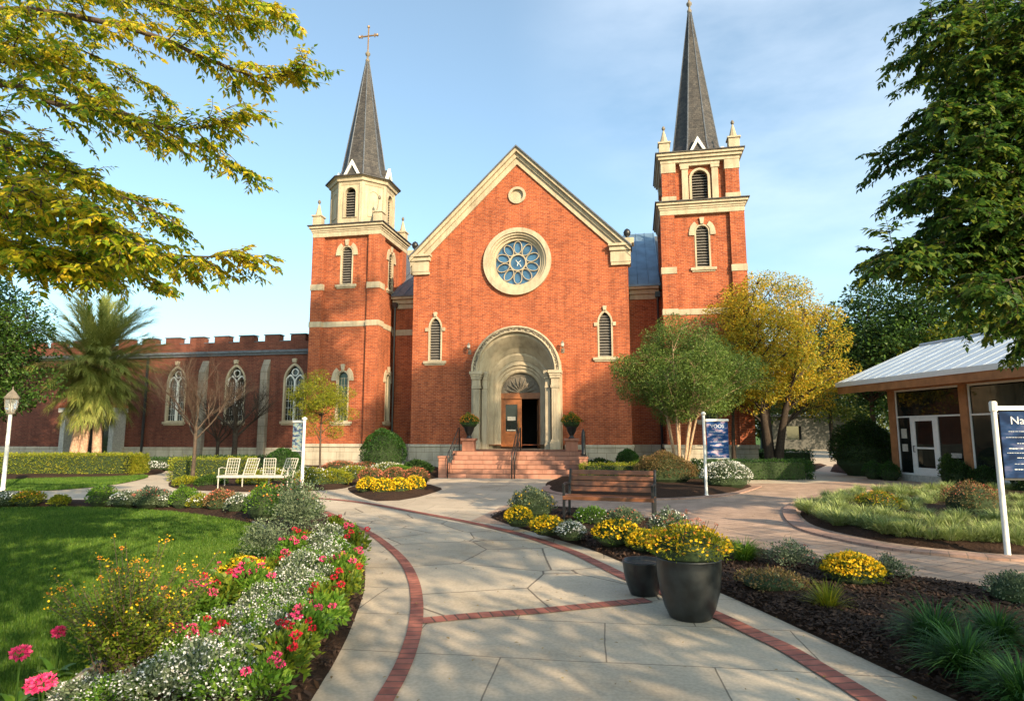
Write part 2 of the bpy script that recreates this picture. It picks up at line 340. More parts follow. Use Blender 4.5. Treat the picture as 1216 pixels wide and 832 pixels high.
# ---- rose window
b=MB()
for r0,r1,y0,y1 in ((1.62,1.40,-.16,.0),(1.50,1.30,-.09,.12),(1.36,1.2,.0,.24),(1.25,1.08,.10,.3)):
    b.plate(circ(0,9.65,r0,56),[circ(0,9.65,r1,56)],y0,y1)
rose=P(b,'rose_window',M['stone_plain'])
b=MB()   # tracery: hub ring, ten petals
b.plate(circ(0,9.65,.42,32),[circ(0,9.65,.36,32)],.13,.22)
for i in range(10):
    a=2*PI*(i+.5)/10; cx,cz=.735*math.cos(a),.735*math.sin(a); e=[(cx+math.cos(a)*.315*math.cos(t)-math.sin(a)*.205*math.sin(t),9.65+cz+math.sin(a)*.315*math.cos(t)+math.cos(a)*.205*math.sin(t)) for t in [2*PI*j/22 for j in range(22)]]
    e2=[(cx+math.cos(a)*.285*math.cos(t)-math.sin(a)*.178*math.sin(t),9.65+cz+math.sin(a)*.285*math.cos(t)+math.cos(a)*.178*math.sin(t)) for t in [2*PI*j/22 for j in range(22)]]
    b.plate(e,[e2],.135+.002*(i%2),.215)
P(b,'tracery',M['stone_plain'],rose)
b=MB(); b.plate(circ(0,9.65,1.2,48),[],.235,.25); P(b,'glass',M['roseglass'],rose)
b=MB()
for p in (((-.12,.14),(0,.0),(.1,-.1)),((.0,.0),(.13,.12)),((0,0),(-.05,-.14)),((.1,-.1),(.14,-.2))): b.tube([(q[0],.228,9.65+q[1]) for q in p],.014,n=5)
P(b,'hub_emblem',M['white'],rose)
# roundel
b=MB(); b.plate(circ(0,12.9,.42,36),[circ(0,12.9,.30,36)],-.08,.06); b.plate(circ(0,12.9,.34,36),[],.05,.12); P(b,'roundel',M['stone_plain'])
# ---- windows
def window(cx,hw,z0,zs,kind,point=1.0,parent=church,side=None,fill='louvre',hood=True,keystone=True,y=0.0,frame=.07,sillw=.22,hoodw=True):
    """arched window: frame (part) > louvre/glass, sill, hood stones. side: matrix for a wall that faces another way"""
    b=MB(side); b.plate(arch(cx,hw,z0,zs,point),[arch(cx,hw-frame,z0+frame*.6,zs,point)],y-.02,y+.26)
    win=P(b,'window',M['stone_plain'],parent)
    b=MB(side)
    if fill=='louvre':
        ztop=zs+hw*(1.35 if point>0 else .95); n=int((ztop-z0)/.13)
        for i in range(n):
            z=z0+.06+i*.13; hh=hw-frame
            if z>zs:
                q=(z-zs)/(hw*(1.73 if point>0 else 1)); hh=max(.03,(hw-frame)*math.sqrt(max(0,1-q*q)) if point<=0 else (hw-frame)*(1-q**1.7))
            b.add([(cx-hh,y+.07,z),(cx+hh,y+.07,z),(cx+hh,y+.17,z+.085),(cx-hh,y+.17,z+.085),(cx-hh,y+.07,z-.018),(cx+hh,y+.07,z-.018),(cx+hh,y+.17,z+.067),(cx-hh,y+.17,z+.067)],[(0,1,2,3),(7,6,5,4),(0,4,5,1),(1,5,6,2),(3,2,6,7),(0,3,7,4)])
        P(b,'louvre',M['louvre'],win)
        b=MB(side); b.plate(arch(cx,hw-.01,z0,zs,point),[],y+.2,y+.24); P(b,'backing',M['dark'],win)
    else:
        b=MB(side); b.plate(arch(cx,hw-.01,z0,zs,point),[],y+.16,y+.19); P(b,'pane',M[fill],win)
        b=MB(side)
        if hw>.45:
            b.box(cx-.045,cx+.045,y+.06,y+.15,z0+.03,zs+.1)
            for s in (-1,1):
                o=arch(cx+s*hw*.46,hw*.46,zs-.25,zs-.1,.8); inn=arch(cx+s*hw*.46,hw*.46-.05,zs-.24,zs-.1,.8); b.plate(o,[inn],y+.07,y+.14)
            b.plate(circ(cx,zs+hw*.75,hw*.33,20),[circ(cx,zs+hw*.75,hw*.33-.045,20)],y+.072,y+.142)
        z=z0+.35
        while z<zs: b.box(cx-hw+frame,cx+hw-frame,y+.145,y+.158,z,z+.012); z+=.35
        x=cx-hw+frame+.14
        while x<cx+hw-frame-.05: b.box(x,x+.01,y+.146,y+.157,z0+.05,zs); x+=.14
        P(b,'tracery',M['white'] if fill=='glass' else M['stone_plain'],win)
    b=MB(side); b.box(cx-hw-sillw,cx+hw+sillw,y-.10,y+.2,z0-.13,z0+.0); b.box(cx-hw-sillw+.06,cx+hw+sillw-.06,y-.05,y+.1,z0-.2,z0-.132); P(b,'sill',M['stone_plain'],win,bevel=.01)
    if hood:
        b=MB(side); oo=arch(cx,hw+.16,zs-.12,zs,point); ii=arch(cx,hw+.004,zs-.2,zs,point)
        # hood ring: outer arch minus inner arch as voussoirs at springing and crown
        def ringseg(a0,a1,r1,r2,y0):
            q=[]
            f=lambda r,t:(cx+r*math.cos(t),zs+(r*math.sin(t) if point<=0 else r*math.sin(t)*1.0+ (0.62*hw*math.sin(t)**3)))
            ts=[a0+(a1-a0)*i/8 for i in range(9)]
            b.plate([f(r2,t) for t in ts]+[f(r1,t) for t in reversed(ts)],[],y0,y+.05)
        if keystone:
            if point<=0: ringseg(0,R(55),hw+.004,hw+.22,y-.05)
            if point<=0: ringseg(R(125),PI,hw+.004,hw+.22,y-.05)
            ringseg(R(80),R(100),hw+.0,hw+(.30 if point<=0 else .2),y-.08)
        for s in ((-1,1) if hoodw else ()): b.box(cx+s*(hw+.004),cx+s*(hw+(.24 if point<=0 else .15)),y-.06,y+.05,zs-.17,zs-.002)
        P(b,'hood_mould',M['stone_plain'],win)
    return win
window(-3.98,.34,5.02,6.62,'',fill='louvre'); window(4.04,.34,5.02,6.62,'',fill='louvre')
# ---- portal
b=MB(); co=0.05
def order(r,c,y0,y1,mh=None,rout=None,cout=None):
    ro=rout or 2.12
    b.plate(arch(co,ro,.93,cout or 4.5),[arch(co,r,.935,c)],y0,y1,mh=mh)
PC=4.40
b.plate(arch(co,2.02,.93,PC),[arch(co,1.80,.935,PC,n=30)],-.80,-.002)
def loft(b,prof,n=36):
    rows=[]
    for r_,c_,y_ in prof: rows.append([(co-r_,y_,.93)]+[(co-r_*math.cos(PI*i/n),y_,c_+r_*math.sin(PI*i/n)) for i in range(n+1)]+[(co+r_,y_,.93)])
    k=len(rows[0]); b.add([p for q in rows for p in q],[(i*k+j,(i+1)*k+j,(i+1)*k+j+1,i*k+j+1) for i in range(len(rows)-1) for j in range(k-1)])
loft(b,[(1.80,PC,-.80),(1.76,PC,-.66),(1.69,4.34,-.66),(1.66,4.31,-.60),(1.48,4.05,-.10),(1.40,3.94,.06),(1.40,3.94,.10),(1.34,3.88,.10),(1.25,3.72,.24),(1.25,3.72,.27),(1.17,3.62,.27),(1.15,3.60,.34),(1.08,3.56,.36),(1.06,3.55,.42),(.98,3.5,.44),(.93,3.5,.50),(.93,3.5,.70)])
portal=P(b,'portal',M['stone_plain'])
b=MB()   # outer archivolt: two rolls and a row of carved leaves
for r,t in ((2.0,.05),(1.80,.04)): b.tube([(co+r*math.cos(PI*i/40),-.83,PC+r*math.sin(PI*i/40)) for i in range(41)],t,n=6)
b.plate([(co+2.03*math.cos(PI*i/40),PC+2.03*math.sin(PI*i/40)) for i in range(41)]+[(co+1.78*math.cos(PI*i/40),PC+1.78*math.sin(PI*i/40)) for i in range(40,-1,-1)],[],-.82,-.802)
P(b,'archivolt',M['stone_plain'],portal)
b=MB(); rr=random.Random(4)
for i in range(58):
    t=PI*(i+.5)/58; c=Vector((co+1.90*math.cos(t),-.83,PC+1.90*math.sin(t)));
    for j in range(3):
        q=c+Vector((rr.uniform(-.05,.05),0,rr.uniform(-.05,.05))); s=rr.uniform(.025,.045); a=rr.uniform(0,PI)
        b.add([q+Vector((s*1.5*math.cos(a),-.01,s*1.5*math.sin(a))),q+Vector((-s*math.sin(a),-.0,s*math.cos(a))),q-Vector((s*1.5*math.cos(a),.0,s*1.5*math.sin(a))),q+Vector((s*math.sin(a),.0,-s*math.cos(a))),q+Vector((0,-.045,0))],[(0,1,4),(1,2,4),(2,3,4),(3,0,4)])
P(b,'carved_leaves',M['aged'],portal)
for s in (-1,1):  # pilasters with capitals
    b=MB(); f=lambda x0,x1,y0,z0,z1: b.box(co+s*x0,co+s*x1,y0,-.40,z0,z1)
    f(1.56,2.02,-.98,.93,1.25); f(1.60,1.98,-.93,1.252,1.36); f(1.64,1.94,-.90,1.362,3.62)
    for q in (.10,.20): f(1.64+q,1.655+q,-.915,1.45,3.5)
    f(1.30,1.555,-.74,.93,1.2); f(1.33,1.56,-.70,1.202,3.62)
    for z0,z1,e in ((3.622,3.74,.03),(3.742,4.04,.0),(4.042,4.16,.05),(4.162,4.26,.08),(4.262,4.40,.12)):
        f(1.62-e,1.96+e,-.90-e,z0,z1); f(1.33-e*.5,1.54-e*1.0,-.70-e,z0,z1)
    P(b,'pilaster',M['stone_plain'],portal,bevel=.012)
b=MB(); b.plate([(co+.93*math.cos(PI*i/24),3.5+.93*math.sin(PI*i/24)) for i in range(25)],[],.62,.68)
for i in range(9):
    t=PI*(i+.5)/9; p0=Vector((co+.1*math.cos(t),.60,3.5+.1*math.sin(t))); p1=Vector((co+.74*math.cos(t),.60,3.52+.74*math.sin(t)))
    b.tube([p0,(p0+p1)/2+Vector((0,-.04,0)),p1],[.02,.05,.01],n=6)
for r in (.80,.88): b.tube([(co+r*math.cos(PI*i/24),.61,3.5+r*math.sin(PI*i/24)) for i in range(25)],.018,n=5)
P(b,'tympanum',M['aged'],portal)
# doors: frame, closed left leaf with glass, open right leaf swung inside
b=MB(); b.box(co-.95,co+.95,.56,.70,3.22,3.5); b.box(co-.95,co-.88,.58,.70,.93,3.218); b.box(co+.88,co+.95,.58,.70,.93,3.218); b.box(co-.02,co+.03,.60,.70,.93,3.218)
P(b,'door_frame',M['wood'],bevel=.008)
def leaf(Mx,nm='door'):
    b=MB(Mx); W=.86; H=2.26
    b.box(0,.15,-.03,.03,0,H); b.box(W-.15,W,-.03,.03,0,H); b.box(.152,W-.152,-.03,.03,0,.22); b.box(.152,W-.152,-.03,.03,.62,.78); b.box(.152,W-.152,-.03,.03,2.02,H); b.box(.152,W-.152,-.012,.012,.222,.618)
    b.box(.25,W-.25,-.022,.0,.30,.54)
    d=P(b,nm,M['wood'],bevel=.006)
    g=MB(Mx); g.box(.152,W-.152,-.006,.006,.782,2.018); P(g,'pane',M['glass'],d)
    return d
dm=Matrix.Translation((co-.88,.64,.94)); d1=leaf(dm)
b=MB(dm); b.tube([(.79,-.03,.95),(.79,-.08,.97),(.79,-.08,1.22),(.79,-.03,1.24)],.014,n=8); b.tube([(.79,-.035,.9),(.79,-.035,1.28)],.02,n=6); P(b,'handle',M['brass'],d1)
b=MB(dm); b.box(.24,.62,-.011,-.008,1.28,1.46); P(b,'notice',M['offwhite'],d1)
b=MB(dm); b.box(.22,.62,-.012,-.0085,.80,.86); P(b,'notice',M['offwhite'],d1)
leaf(Matrix.Translation((co+.87,.66,.94))@Matrix.Rotation(R(105),4,'Z'))
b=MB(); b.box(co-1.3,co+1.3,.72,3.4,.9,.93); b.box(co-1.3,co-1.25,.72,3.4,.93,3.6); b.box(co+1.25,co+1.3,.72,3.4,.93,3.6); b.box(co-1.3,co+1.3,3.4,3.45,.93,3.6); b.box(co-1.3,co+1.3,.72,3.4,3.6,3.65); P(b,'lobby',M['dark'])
# ---- towers
def mat_side(cx,cy):  # maps a front-facing wall (local x,y,z with y outward -) onto the tower's right side face
    return Matrix.Translation((cx,cy,0))@Matrix.Rotation(PI/2,4,'Z')
HW=1.82
def tower(cx,ztop):
    """square brick tower; returns its main mesh"""
    cy=HW+.0; b=MB(); pw=.62; 
    # corner pilasters
    for sx in (-1,1):
        for sy in (-1,1):
            x=cx+sx*HW; y=cy+sy*HW; b.box(x,x-sx*pw,y,y-sy*pw,1.1,ztop)
    ins=.16
    # recessed panels: front and sides with window holes
    hz=[arch(cx,.34,2.2,4.35,0),arch(cx,.34,8.98,10.65,0)]
    b.plate([(cx-HW+pw,1.1),(cx+HW-pw,1.1),(cx+HW-pw,ztop),(cx-HW+pw,ztop)],hz,cy-HW+ins,cy-HW+ins+.3)
    for sx in (-1,1):
        Mx=Matrix.Translation((cx+sx*(HW-ins),cy,0))@Matrix.Rotation(sx*PI/2,4,'Z')
        bb=MB(Mx); hz2=[arch(0,.34,2.2,4.35,0),arch(0,.34,8.98,10.65,0)]
        bb.plate([(-HW+pw,1.1),(HW-pw,1.1),(HW-pw,ztop),(-HW+pw,ztop)],hz2,0,.3); n0=len(b.v); b.v+=bb.v; b.f+=[[n0+i for i in f] for f in bb.f]; b.mi+=bb.mi
    b.box(cx-HW+pw,cx+HW-pw,cy+HW-ins-.2,cy+HW-ins,1.1,ztop)
    t=P(b,'tower',M['brick'])
    b=MB(); b.box(cx-HW-.08,cx+HW+.08,cy-HW-.08,cy+HW+.08,-.2,1.1); b.box(cx-HW-.14,cx+HW+.14,cy-HW-.14,cy+HW+.14,.98,1.14); P(b,'plinth',M['plinth'],t,bevel=.015)
    def band(z0,z1,e,nm='string_course'):
        b=MB()
        for sx in (-1,1):
            for sy in (-1,1):
                x=cx+sx*(HW+e); y=cy+sy*(HW+e); b.box(x,x-sx*(pw+2*e),y,y-sy*(pw+2*e),z0,z1)
        b.box(cx-HW+ins-e,cx+HW-ins+e,cy-HW+ins-e,cy+HW-ins+e,z0+.003,z1-.003)
        P(b,nm,M['stone_plain'],t)
    band(6.85,7.12,.03)
    for sx in (-1,1):
        for sy in (-1,1):
            b=MB(); x=cx+sx*(HW+.03); y=cy+sy*(HW+.03); b.box(x,x-sx*(pw+.06),y,y-sy*(pw+.06),8.72,9.02); P(b,'string_course',M['stone_plain'],t)
    def cornice(z):
        b=MB()
        for z0,z1,e in ((z-.56,z-.33,.02),(z-.328,z-.24,.05),(z-.238,z-.12,.09),(z-.118,z,.17)):
            b.box(cx-HW-e,cx+HW+e,cy-HW-e,cy+HW+e,z0,z1)
        P(b,'cornice',M['stone_plain'],t,bevel=.012)
        b=MB(); b.box(cx-HW-.23,cx+HW+.23,cy-HW-.23,cy+HW+.23,z+.002,z+.05); P(b,'cornice_flashing',M['slate'],t)
    cornice(12.0)
    Wf=dict(parent=t,point=0)
    fy=cy-HW+ins
    window(cx,.34,8.98,10.65,'',fill='louvre',y=fy,point=0); window(cx,.34,2.2,4.35,'',fill='leadglass',y=fy,point=0)
    for sx in ((1,) if cx<0 else (-1,)):
        Mx=Matrix.Translation((cx+sx*(HW-ins),cy,0))@Matrix.Rotation(sx*PI/2,4,'Z')
        window(0,.34,8.98,10.65,'',fill='louvre',side=Mx,point=0)
        if cx<0: window(0,.34,2.2,4.35,'',fill='leadglass',side=Mx,point=0)
    return t,cx,cy
def pinnacle(t,x,y,z,w=.22):
    b=MB(); b.box(x-w,x+w,y-w,y+w,z,z+.5); b.box(x-w-.05,x+w+.05,y-w-.05,y+w+.05,z+.502,z+.58)
    b.lathe([(w*.9,z+.58),(w*.75,z+.68),(w*.55,z+.86),(w*.28,z+1.12),(w*.12,z+1.24)],x,y,n=8)
    p=P(b,'pinnacle',M['stone_plain'],church,bevel=.01)
    b=MB(); b.lathe([(.02,z+1.22),(.07,z+1.28),(.085,z+1.34),(.05,z+1.42),(.01,z+1.46)],x,y,n=8); P(b,'finial',M['aged'],p,smooth=True)
def spire(t,cx,cy,z0,r0,z1,flare):
    b=MB(); prof=[(r0*flare,z0),(r0*1.12,z0+.35),(r0,z0+.8),(.075,z1)]
    b.lathe(prof,cx,cy,n=8,rot=.5); s=P(b,'spire',M['slate'],church)
    b=MB()
    for k in range(8):
        a=2*PI*(k+.5)/8; b.tube([(cx+r*math.cos(a),cy+r*math.sin(a),z+.01) for r,z in prof],[.035,.035,.035,.02],n=5)
    P(b,'hip_ridge',M['darkroof'],s)
    for a in (-PI/2,0,PI/2,PI):  # little white gablets
        Mx=Matrix.Translation((cx,cy,0))@Matrix.Rotation(a+PI/2,4,'Z'); g=MB(Mx); rr=r0*flare*.93; 
        tri=[(-.48,z0+.02),(.48,z0+.02),(0,z0+.92)]; tin=[(-.30,z0+.12),(.30,z0+.12),(0,z0+.66)]
        g.plate(tri,[tin],-rr-.02,-rr+.12); gg=P(g,'gablet',M['white'],s)
        g=MB(Mx); g.plate([(-.44,z0+.03),(.44,z0+.03),(0,z0+.85)],[],-rr+.06,-rr+.5); P(g,'gablet_infill',M['slate'],s)
    return s
def cross(s,cx,cy,z):
    b=MB(); b.lathe([(.10,z-.25),(.12,z-.1),(.06,z),(.05,z+.12),(.13,z+.22),(.14,z+.3),(.05,z+.42),(.04,z+.5)],cx,cy,n=10); P(b,'spire_finial',M['aged'],s,smooth=True)
    b=MB(); b.tube([(cx,cy,z+.45),(cx,cy,z+1.85)],.042,n=6); b.tube([(cx-.5,cy,z+1.35),(cx+.5,cy,z+1.35)],.04,n=6)
    for x,zz in ((-.52,1.35),(.52,1.35),(0,1.9)): b.lathe([(.01,z+zz-.09),(.075,z+zz-.04),(.075,z+zz+.04),(.01,z+zz+.09)],cx+x,cy,n=8)
    for x in (-.38,.38): b.box(cx+x-.03,cx+x+.03,cy-.03,cy+.03,z+1.25,z+1.45)
    P(b,'cross',M['gold'],s)
# left tower with octagonal stone belfry
tl,cx,cy=tower(-8.72,11.64)
b=MB(); ro=1.62; z0,z1=12.05,14.35
inr=ro*math.cos(PI/8)
for k in range(8):
    a=2*PI*k/8-PI/2; Mx=Matrix.Translation((cx,cy,0))@Matrix.Rotation(a+PI/2,4,'Z'); hw=ro*math.sin(PI/8)
    q=MB(Mx); hol=[arch(0,.29,12.5,13.8,0)] if k%2==0 else []
    q.plate([(-hw,z0),(hw,z0),(hw,z1),(-hw,z1)],hol,-inr,-inr+.2); q.box(-hw-.02,-hw+.12,-inr-.06,-inr+.05,z0,z1); q.box(hw-.12,hw+.02,-inr-.06,-inr+.05,z0,z1)
    if k%2==0: q.plate(arch(0,.38,12.5,13.8,0),[arch(0,.292,12.51,13.8,0)],-inr-.05,-inr+.02)
    else: q.plate(arch(0,.30,12.6,13.7,0),[arch(0,.25,12.65,13.7,0)],-inr-.03,-inr+.02)
    n0=len(b.v); b.v+=q.v; b.f+=[[n0+i for i in f] for f in q.f]; b.mi+=q.mi
bel=P(b,'belfry',M['stone_plain'])
b=MB(); b.lathe([(inr-.25,12.1),(inr-.25,14.3)],cx,cy,n=8,rot=.5)
P(b,'belfry_core',M['dark'],bel)
b=MB()
for k in (0,2,6):
    a=2*PI*k/8-PI/2; Mx=Matrix.Translation((cx,cy,0))@Matrix.Rotation(a+PI/2,4,'Z')
    q=MB(Mx)
    for i in range(10): q.box(-.29,.29,-inr+.1,-inr+.16,12.56+i*.14,12.61+i*.14)
    n0=len(b.v); b.v+=q.v; b.f+=[[n0+i for i in f] for f in q.f]; b.mi+=q.mi
P(b,'belfry_louvre',M['louvre'],bel)
b=MB(); b.lathe([(ro+.02,14.25),(ro+.08,14.4),(ro+.16,14.42),(ro+.2,14.58),(ro+.3,14.62)],cx,cy,n=8,rot=.5); P(b,'belfry_cornice',M['stone_plain'],bel)
b=MB(); b.lathe([(ro+.36,14.622),(ro+.36,14.68),(ro-.1,14.8)],cx,cy,n=8,rot=.5); P(b,'belfry_flashing',M['slate'],bel)
s=spire(tl,cx,cy,14.7,1.14,22.0,1.40); cross(s,cx,cy,22.1)
for sx in (-1,1):
    for sy in (-1,1): pinnacle(tl,cx+sx*(HW-.18),cy+sy*(HW-.18),12.05)
# right tower, brick carried up one more storey
tr,cx,cy=tower(8.45,11.64)
h=HW-.12; b=MB(); pw=.6
for sx in (-1,1):
    for sy in (-1,1):
        x=cx+sx*h; y=cy+sy*h; b.box(x,x-sx*pw,y,y-sy*pw,12.04,13.74)
b.plate([(cx-h+pw,12.04),(cx+h-pw,12.04),(cx+h-pw,14.04),(cx-h+pw,14.04)],[arch(cx,.36,12.16,13.24,0)],cy-h+.2,cy-h+.5)
for sx in (-1,1):
    Mx=Matrix.Translation((cx+sx*(h-.2),cy,0))@Matrix.Rotation(sx*PI/2,4,'Z'); q=MB(Mx); q.plate([(-h+pw,12.04),(h-pw,12.04),(h-pw,14.04),(-h+pw,14.04)],[arch(0,.36,12.16,13.24,0)],0,.3)
    n0=len(b.v); b.v+=q.v; b.f+=[[n0+i for i in f] for f in q.f]; b.mi+=q.mi
b.box(cx-h+pw,cx+h-pw,cy+h-.3,cy+h-.2,12.04,14.04); ber=P(b,'belfry',M['brick'])
b=MB(); fy=cy-h+.2
b.plate(arch(cx,.46,12.09,13.24,0),[arch(cx,.352,12.16,13.24,0)],fy-.07,fy+.1)
for s in (-1,1): b.box(cx+s*.52,cx+s*.80,fy-.14,fy+.02,12.04,13.64); b.box(cx+s*.48,cx+s*.86,fy-.18,fy+.02,13.642,13.79)
b.plate([(cx-.88,13.792),(cx+.88,13.792),(cx+.88,13.94),(cx-.88,13.94)],[],fy-.18,fy+.02)
P(b,'belfry_surround',M['stone_plain'],ber,bevel=.008)
for Mx in (Matrix.Translation((cx-h+.2,cy,0))@Matrix.Rotation(-PI/2,4,'Z'),):
    b=MB(Mx); b.plate(arch(0,.46,12.09,13.24,0),[arch(0,.352,12.16,13.24,0)],-.07,.1); P(b,'belfry_surround',M['stone_plain'],ber)
b=MB()
for i in range(11): 
    z=12.24+i*.13; b.add([(cx-.35,fy+.1,z),(cx+.35,fy+.1,z),(cx+.35,fy+.2,z+.08),(cx-.35,fy+.2,z+.08),(cx-.35,fy+.1,z-.015),(cx+.35,fy+.1,z-.015)],[(0,1,2,3),(0,4,5,1)])
P(b,'belfry_louvre',M['louvre'],ber)
b=MB(); b.box(cx-h+.5,cx+h-.5,cy-h+.55,cy+h-.6,12.04,14.04); P(b,'belfry_core',M['dark'],ber)
for sx in (-1,1):
    for sy in (-1,1):
        x=cx+sx*(h+.03); y=cy+sy*(h+.03)
        b=MB(); b.box(x,x-sx*(pw+.06),y,y-sy*(pw+.06),12.04,12.36); P(b,'pilaster_base',M['stone_plain'],ber,bevel=.01)
        b=MB(); b.box(x,x-sx*(pw+.06),y,y-sy*(pw+.06),13.49,13.94); P(b,'pilaster_cap',M['stone_plain'],ber,bevel=.01)
b=MB()
for z0,z1,e in ((13.942,14.1,.05),(14.102,14.24,.14),(14.242,14.36,.22)): b.box(cx-h-e,cx+h+e,cy-h-e,cy+h+e,z0,z1)
P(b,'cornice',M['stone_plain'],ber,bevel=.01)
b=MB(); b.box(cx-h-.27,cx+h+.27,cy-h-.27,cy+h+.27,14.362,14.41); P(b,'cornice_flashing',M['slate'],ber)
s=spire(tr,cx,cy,14.42,1.12,22.6,1.28); cross(s,cx,cy,22.7)
for sx in (-1,1):
    for sy in (-1,1): pinnacle(tr,cx+sx*(h-.16),cy+sy*(h-.16),14.41,.24)
# downspouts
for x in (-6.82,6.48):
    b=MB(); b.tube([(x,2.05,8.3),(x,1.95,8.1),(x,1.95,.2)],.06,n=8); b.box(x-.12,x+.12,1.86,2.06,8.1,8.35); P(b,'downpipe',M['black'])
# wall lanterns beside the portal
for u,z in ((-2.27,5.45),(2.12,5.42)):
    b=MB(); b.tube([(u,0,z-.08),(u,-.2,z-.02),(u,-.24,z+.1)],.018,n=6); b.lathe([(.03,z+.06),(.07,z+.10),(.08,z+.13)],u,-.24,n=6); b.lathe([(.09,z+.26),(.04,z+.33),(.01,z+.38)],u,-.24,n=6); b.box(u-.07,u+.07,-.03,0.0,z-.16,z+.06)
    l=P(b,'wall_lantern',M['aged'])
    b=MB(); b.lathe([(.07,z+.13),(.08,z+.26)],u,-.24,n=6); P(b,'lantern_glass',M['offwhite'],l)
# ================================================================ side wing with battlements
wing=empty('church_wing',C0,-CA,'low battlemented red brick wing with pointed white tracery windows beside the left tower','building')
WY=1.6; x0w,x1w=-36.0,-10.6
wx=[-12.15,-15.55,-19.1]
b=MB(); b.plate([(x0w,.9),(x1w,.9),(x1w,6.0),(x0w,6.0)],[arch(x,.6,2.25,4.35,.75) for x in wx]+[[(-25.3,.92),(-22.3,.92),(-22.3,2.9),(-25.3,2.9)]],WY,WY+.4)
b.box(x0w,x0w+.4,WY+.4,WY+9,.9,6.0); b.box(x0w,x1w,WY+9,WY+9.4,.9,6.0)
P(b,'wall',M['brick_shaded'],wing)
b=MB(); b.box(x0w,x1w,WY-.02,WY+.4,6.003,6.45)
x=x1w-1.0
k=0
while x>x0w:
    b.box(x,x-.85,WY-.02,WY+.4,6.452,6.76+.02*(k%2)); x-=1.5; k+=1
P(b,'parapet',M['brick_shaded'],wing)
b=MB(); x=x1w-1.0
while x>x0w: b.box(x+.04,x-.89,WY-.05,WY+.43,6.79,6.84); b.box(x-.89,x-1.46,WY-.04,WY+.42,6.452,6.49); x-=1.5
P(b,'merlon_coping',M['darkroof'],wing)
b=MB(); b.box(x0w,x1w,WY-.16,WY,5.86,5.99); b.box(x0w,x1w,WY-.08,WY,5.74,5.858); P(b,'parapet_string',M['darkroof'],wing)
b=MB(); b.box(x0w,-25.4,WY-.1,WY+.4,-.2,.9); b.box(-22.2,x1w,WY-.1,WY+.4,-.2,.9); P(b,'plinth',M['plinth'],wing,bevel=.02)
b=MB()
for x in (-13.75,-17.4):
    b=MB(); b.box(x-.2,x+.2,WY-.28,WY-.002,-.2,4.9); b.add([(x-.2,WY-.28,4.9),(x+.2,WY-.28,4.9),(x+.2,WY,5.5),(x-.2,WY,5.5),(x-.2,WY,4.9),(x+.2,WY,4.9)],[(0,1,2,3),(0,3,4),(1,5,2)])
    P(b,'buttress',M['wingstone'],wing,bevel=.02)
b=MB(); b.tube([(-20.9,WY-.1,5.8),(-20.9,WY-.1,.1)],.07,n=8); P(b,'downpipe',M['black'],wing)
b=MB(); b.add([(x0w,WY+.4,6.1),(x1w,WY+.4,6.1),(x1w,WY+9,6.3),(x0w,WY+9,6.3)],[(0,1,2,3)]); P(b,'roof',M['darkroof'],wing)
for x in wx: window(x,.6,2.25,4.35,'',point=.75,parent=wing,fill='glass',y=WY,sillw=.08,keystone=True,frame=.09,hoodw=False)
# porch opening with white surround
b=MB(); b.box(-25.5,-25.2,WY-.8,WY+.05,0,2.75); b.box(-22.4,-22.1,WY-.8,WY+.05,0,2.75); b.box(-25.6,-22.0,WY-.9,WY+.05,2.752,3.0); b.box(-25.1,-22.5,WY-.55,WY-.5,2.55,2.75)
po=P(b,'porch',M['offwhite'],wing,bevel=.02)
b=MB(); b.plate([(-25.75,3.0),(-21.85,3.0),(-23.8,4.15)],[],WY-.9,WY-.02); P(b,'porch_gable',M['brick'],po)
b=MB(); b.box(-25.1,-22.5,WY+.5,WY+.55,0,2.9); b.box(-25.2,-22.4,WY+.05,WY+.5,2.8,2.85); P(b,'doorway_recess',M['dark'],po)
b=MB(); b.box(-25.0,-23.85,WY+.3,WY+.36,.1,2.5); b.box(-23.75,-22.6,WY+.3,WY+.36,.1,2.5); P(b,'door',M['glass'],po)
# ================================================================ GROUND, PAVING, BEDS
def poly_px(pts,k=5,smooth=True):
    P_=[at(*p) for p in pts]
    return [Vector((p.x,p.y,0)) for p in (catmull(P_,True,k) if smooth else P_)]
def sheet(name,outline,z,mat,kind='structure',holes=[],sub=False):
    fl=[outline]+list(holes); tri=geometry.tessellate_polygon([[Vector((p.x,p.y,0)) for p in l] for l in fl]); vs=[(p.x,p.y,z) for l in fl for p in l]
    b=MB(); fs=[]
    for t in tri:
        a,bb,c=[vs[i] for i in t]; fs.append(t if (bb[0]-a[0])*(c[1]-a[1])-(bb[1]-a[1])*(c[0]-a[0])>0 else t[::-1])
    b.add(vs,fs); o=b.build(name,mat); tag(o,kind=kind); return o
def inside(poly,X,Y):
    px=np.array([p.x for p in poly]); py=np.array([p.y for p in poly]); r=np.zeros(len(X),bool); n=len(px); j=n-1
    for i in range(n):
        c=((py[i]>Y)!=(py[j]>Y)); d=(py[j]-py[i]); d=d if abs(d)>1e-9 else 1e-9
        r^=c&(X<(px[j]-px[i])*(Y-py[i])/d+px[i]); j=i
    return r
def edge_dist(poly,X,Y):
    px=np.array([p.x for p in poly]); py=np.array([p.y for p in poly]); D=np.full(len(X),1e9); n=len(px)
    for i in range(n):
        ax,ay=px[i],py[i]; bx,by=px[(i+1)%n],py[(i+1)%n]; dx,dy=bx-ax,by-ay; l=dx*dx+dy*dy+1e-12
        t=np.clip(((X-ax)*dx+(Y-ay)*dy)/l,0,1); D=np.minimum(D,np.hypot(X-ax-t*dx,Y-ay-t*dy))
    return D
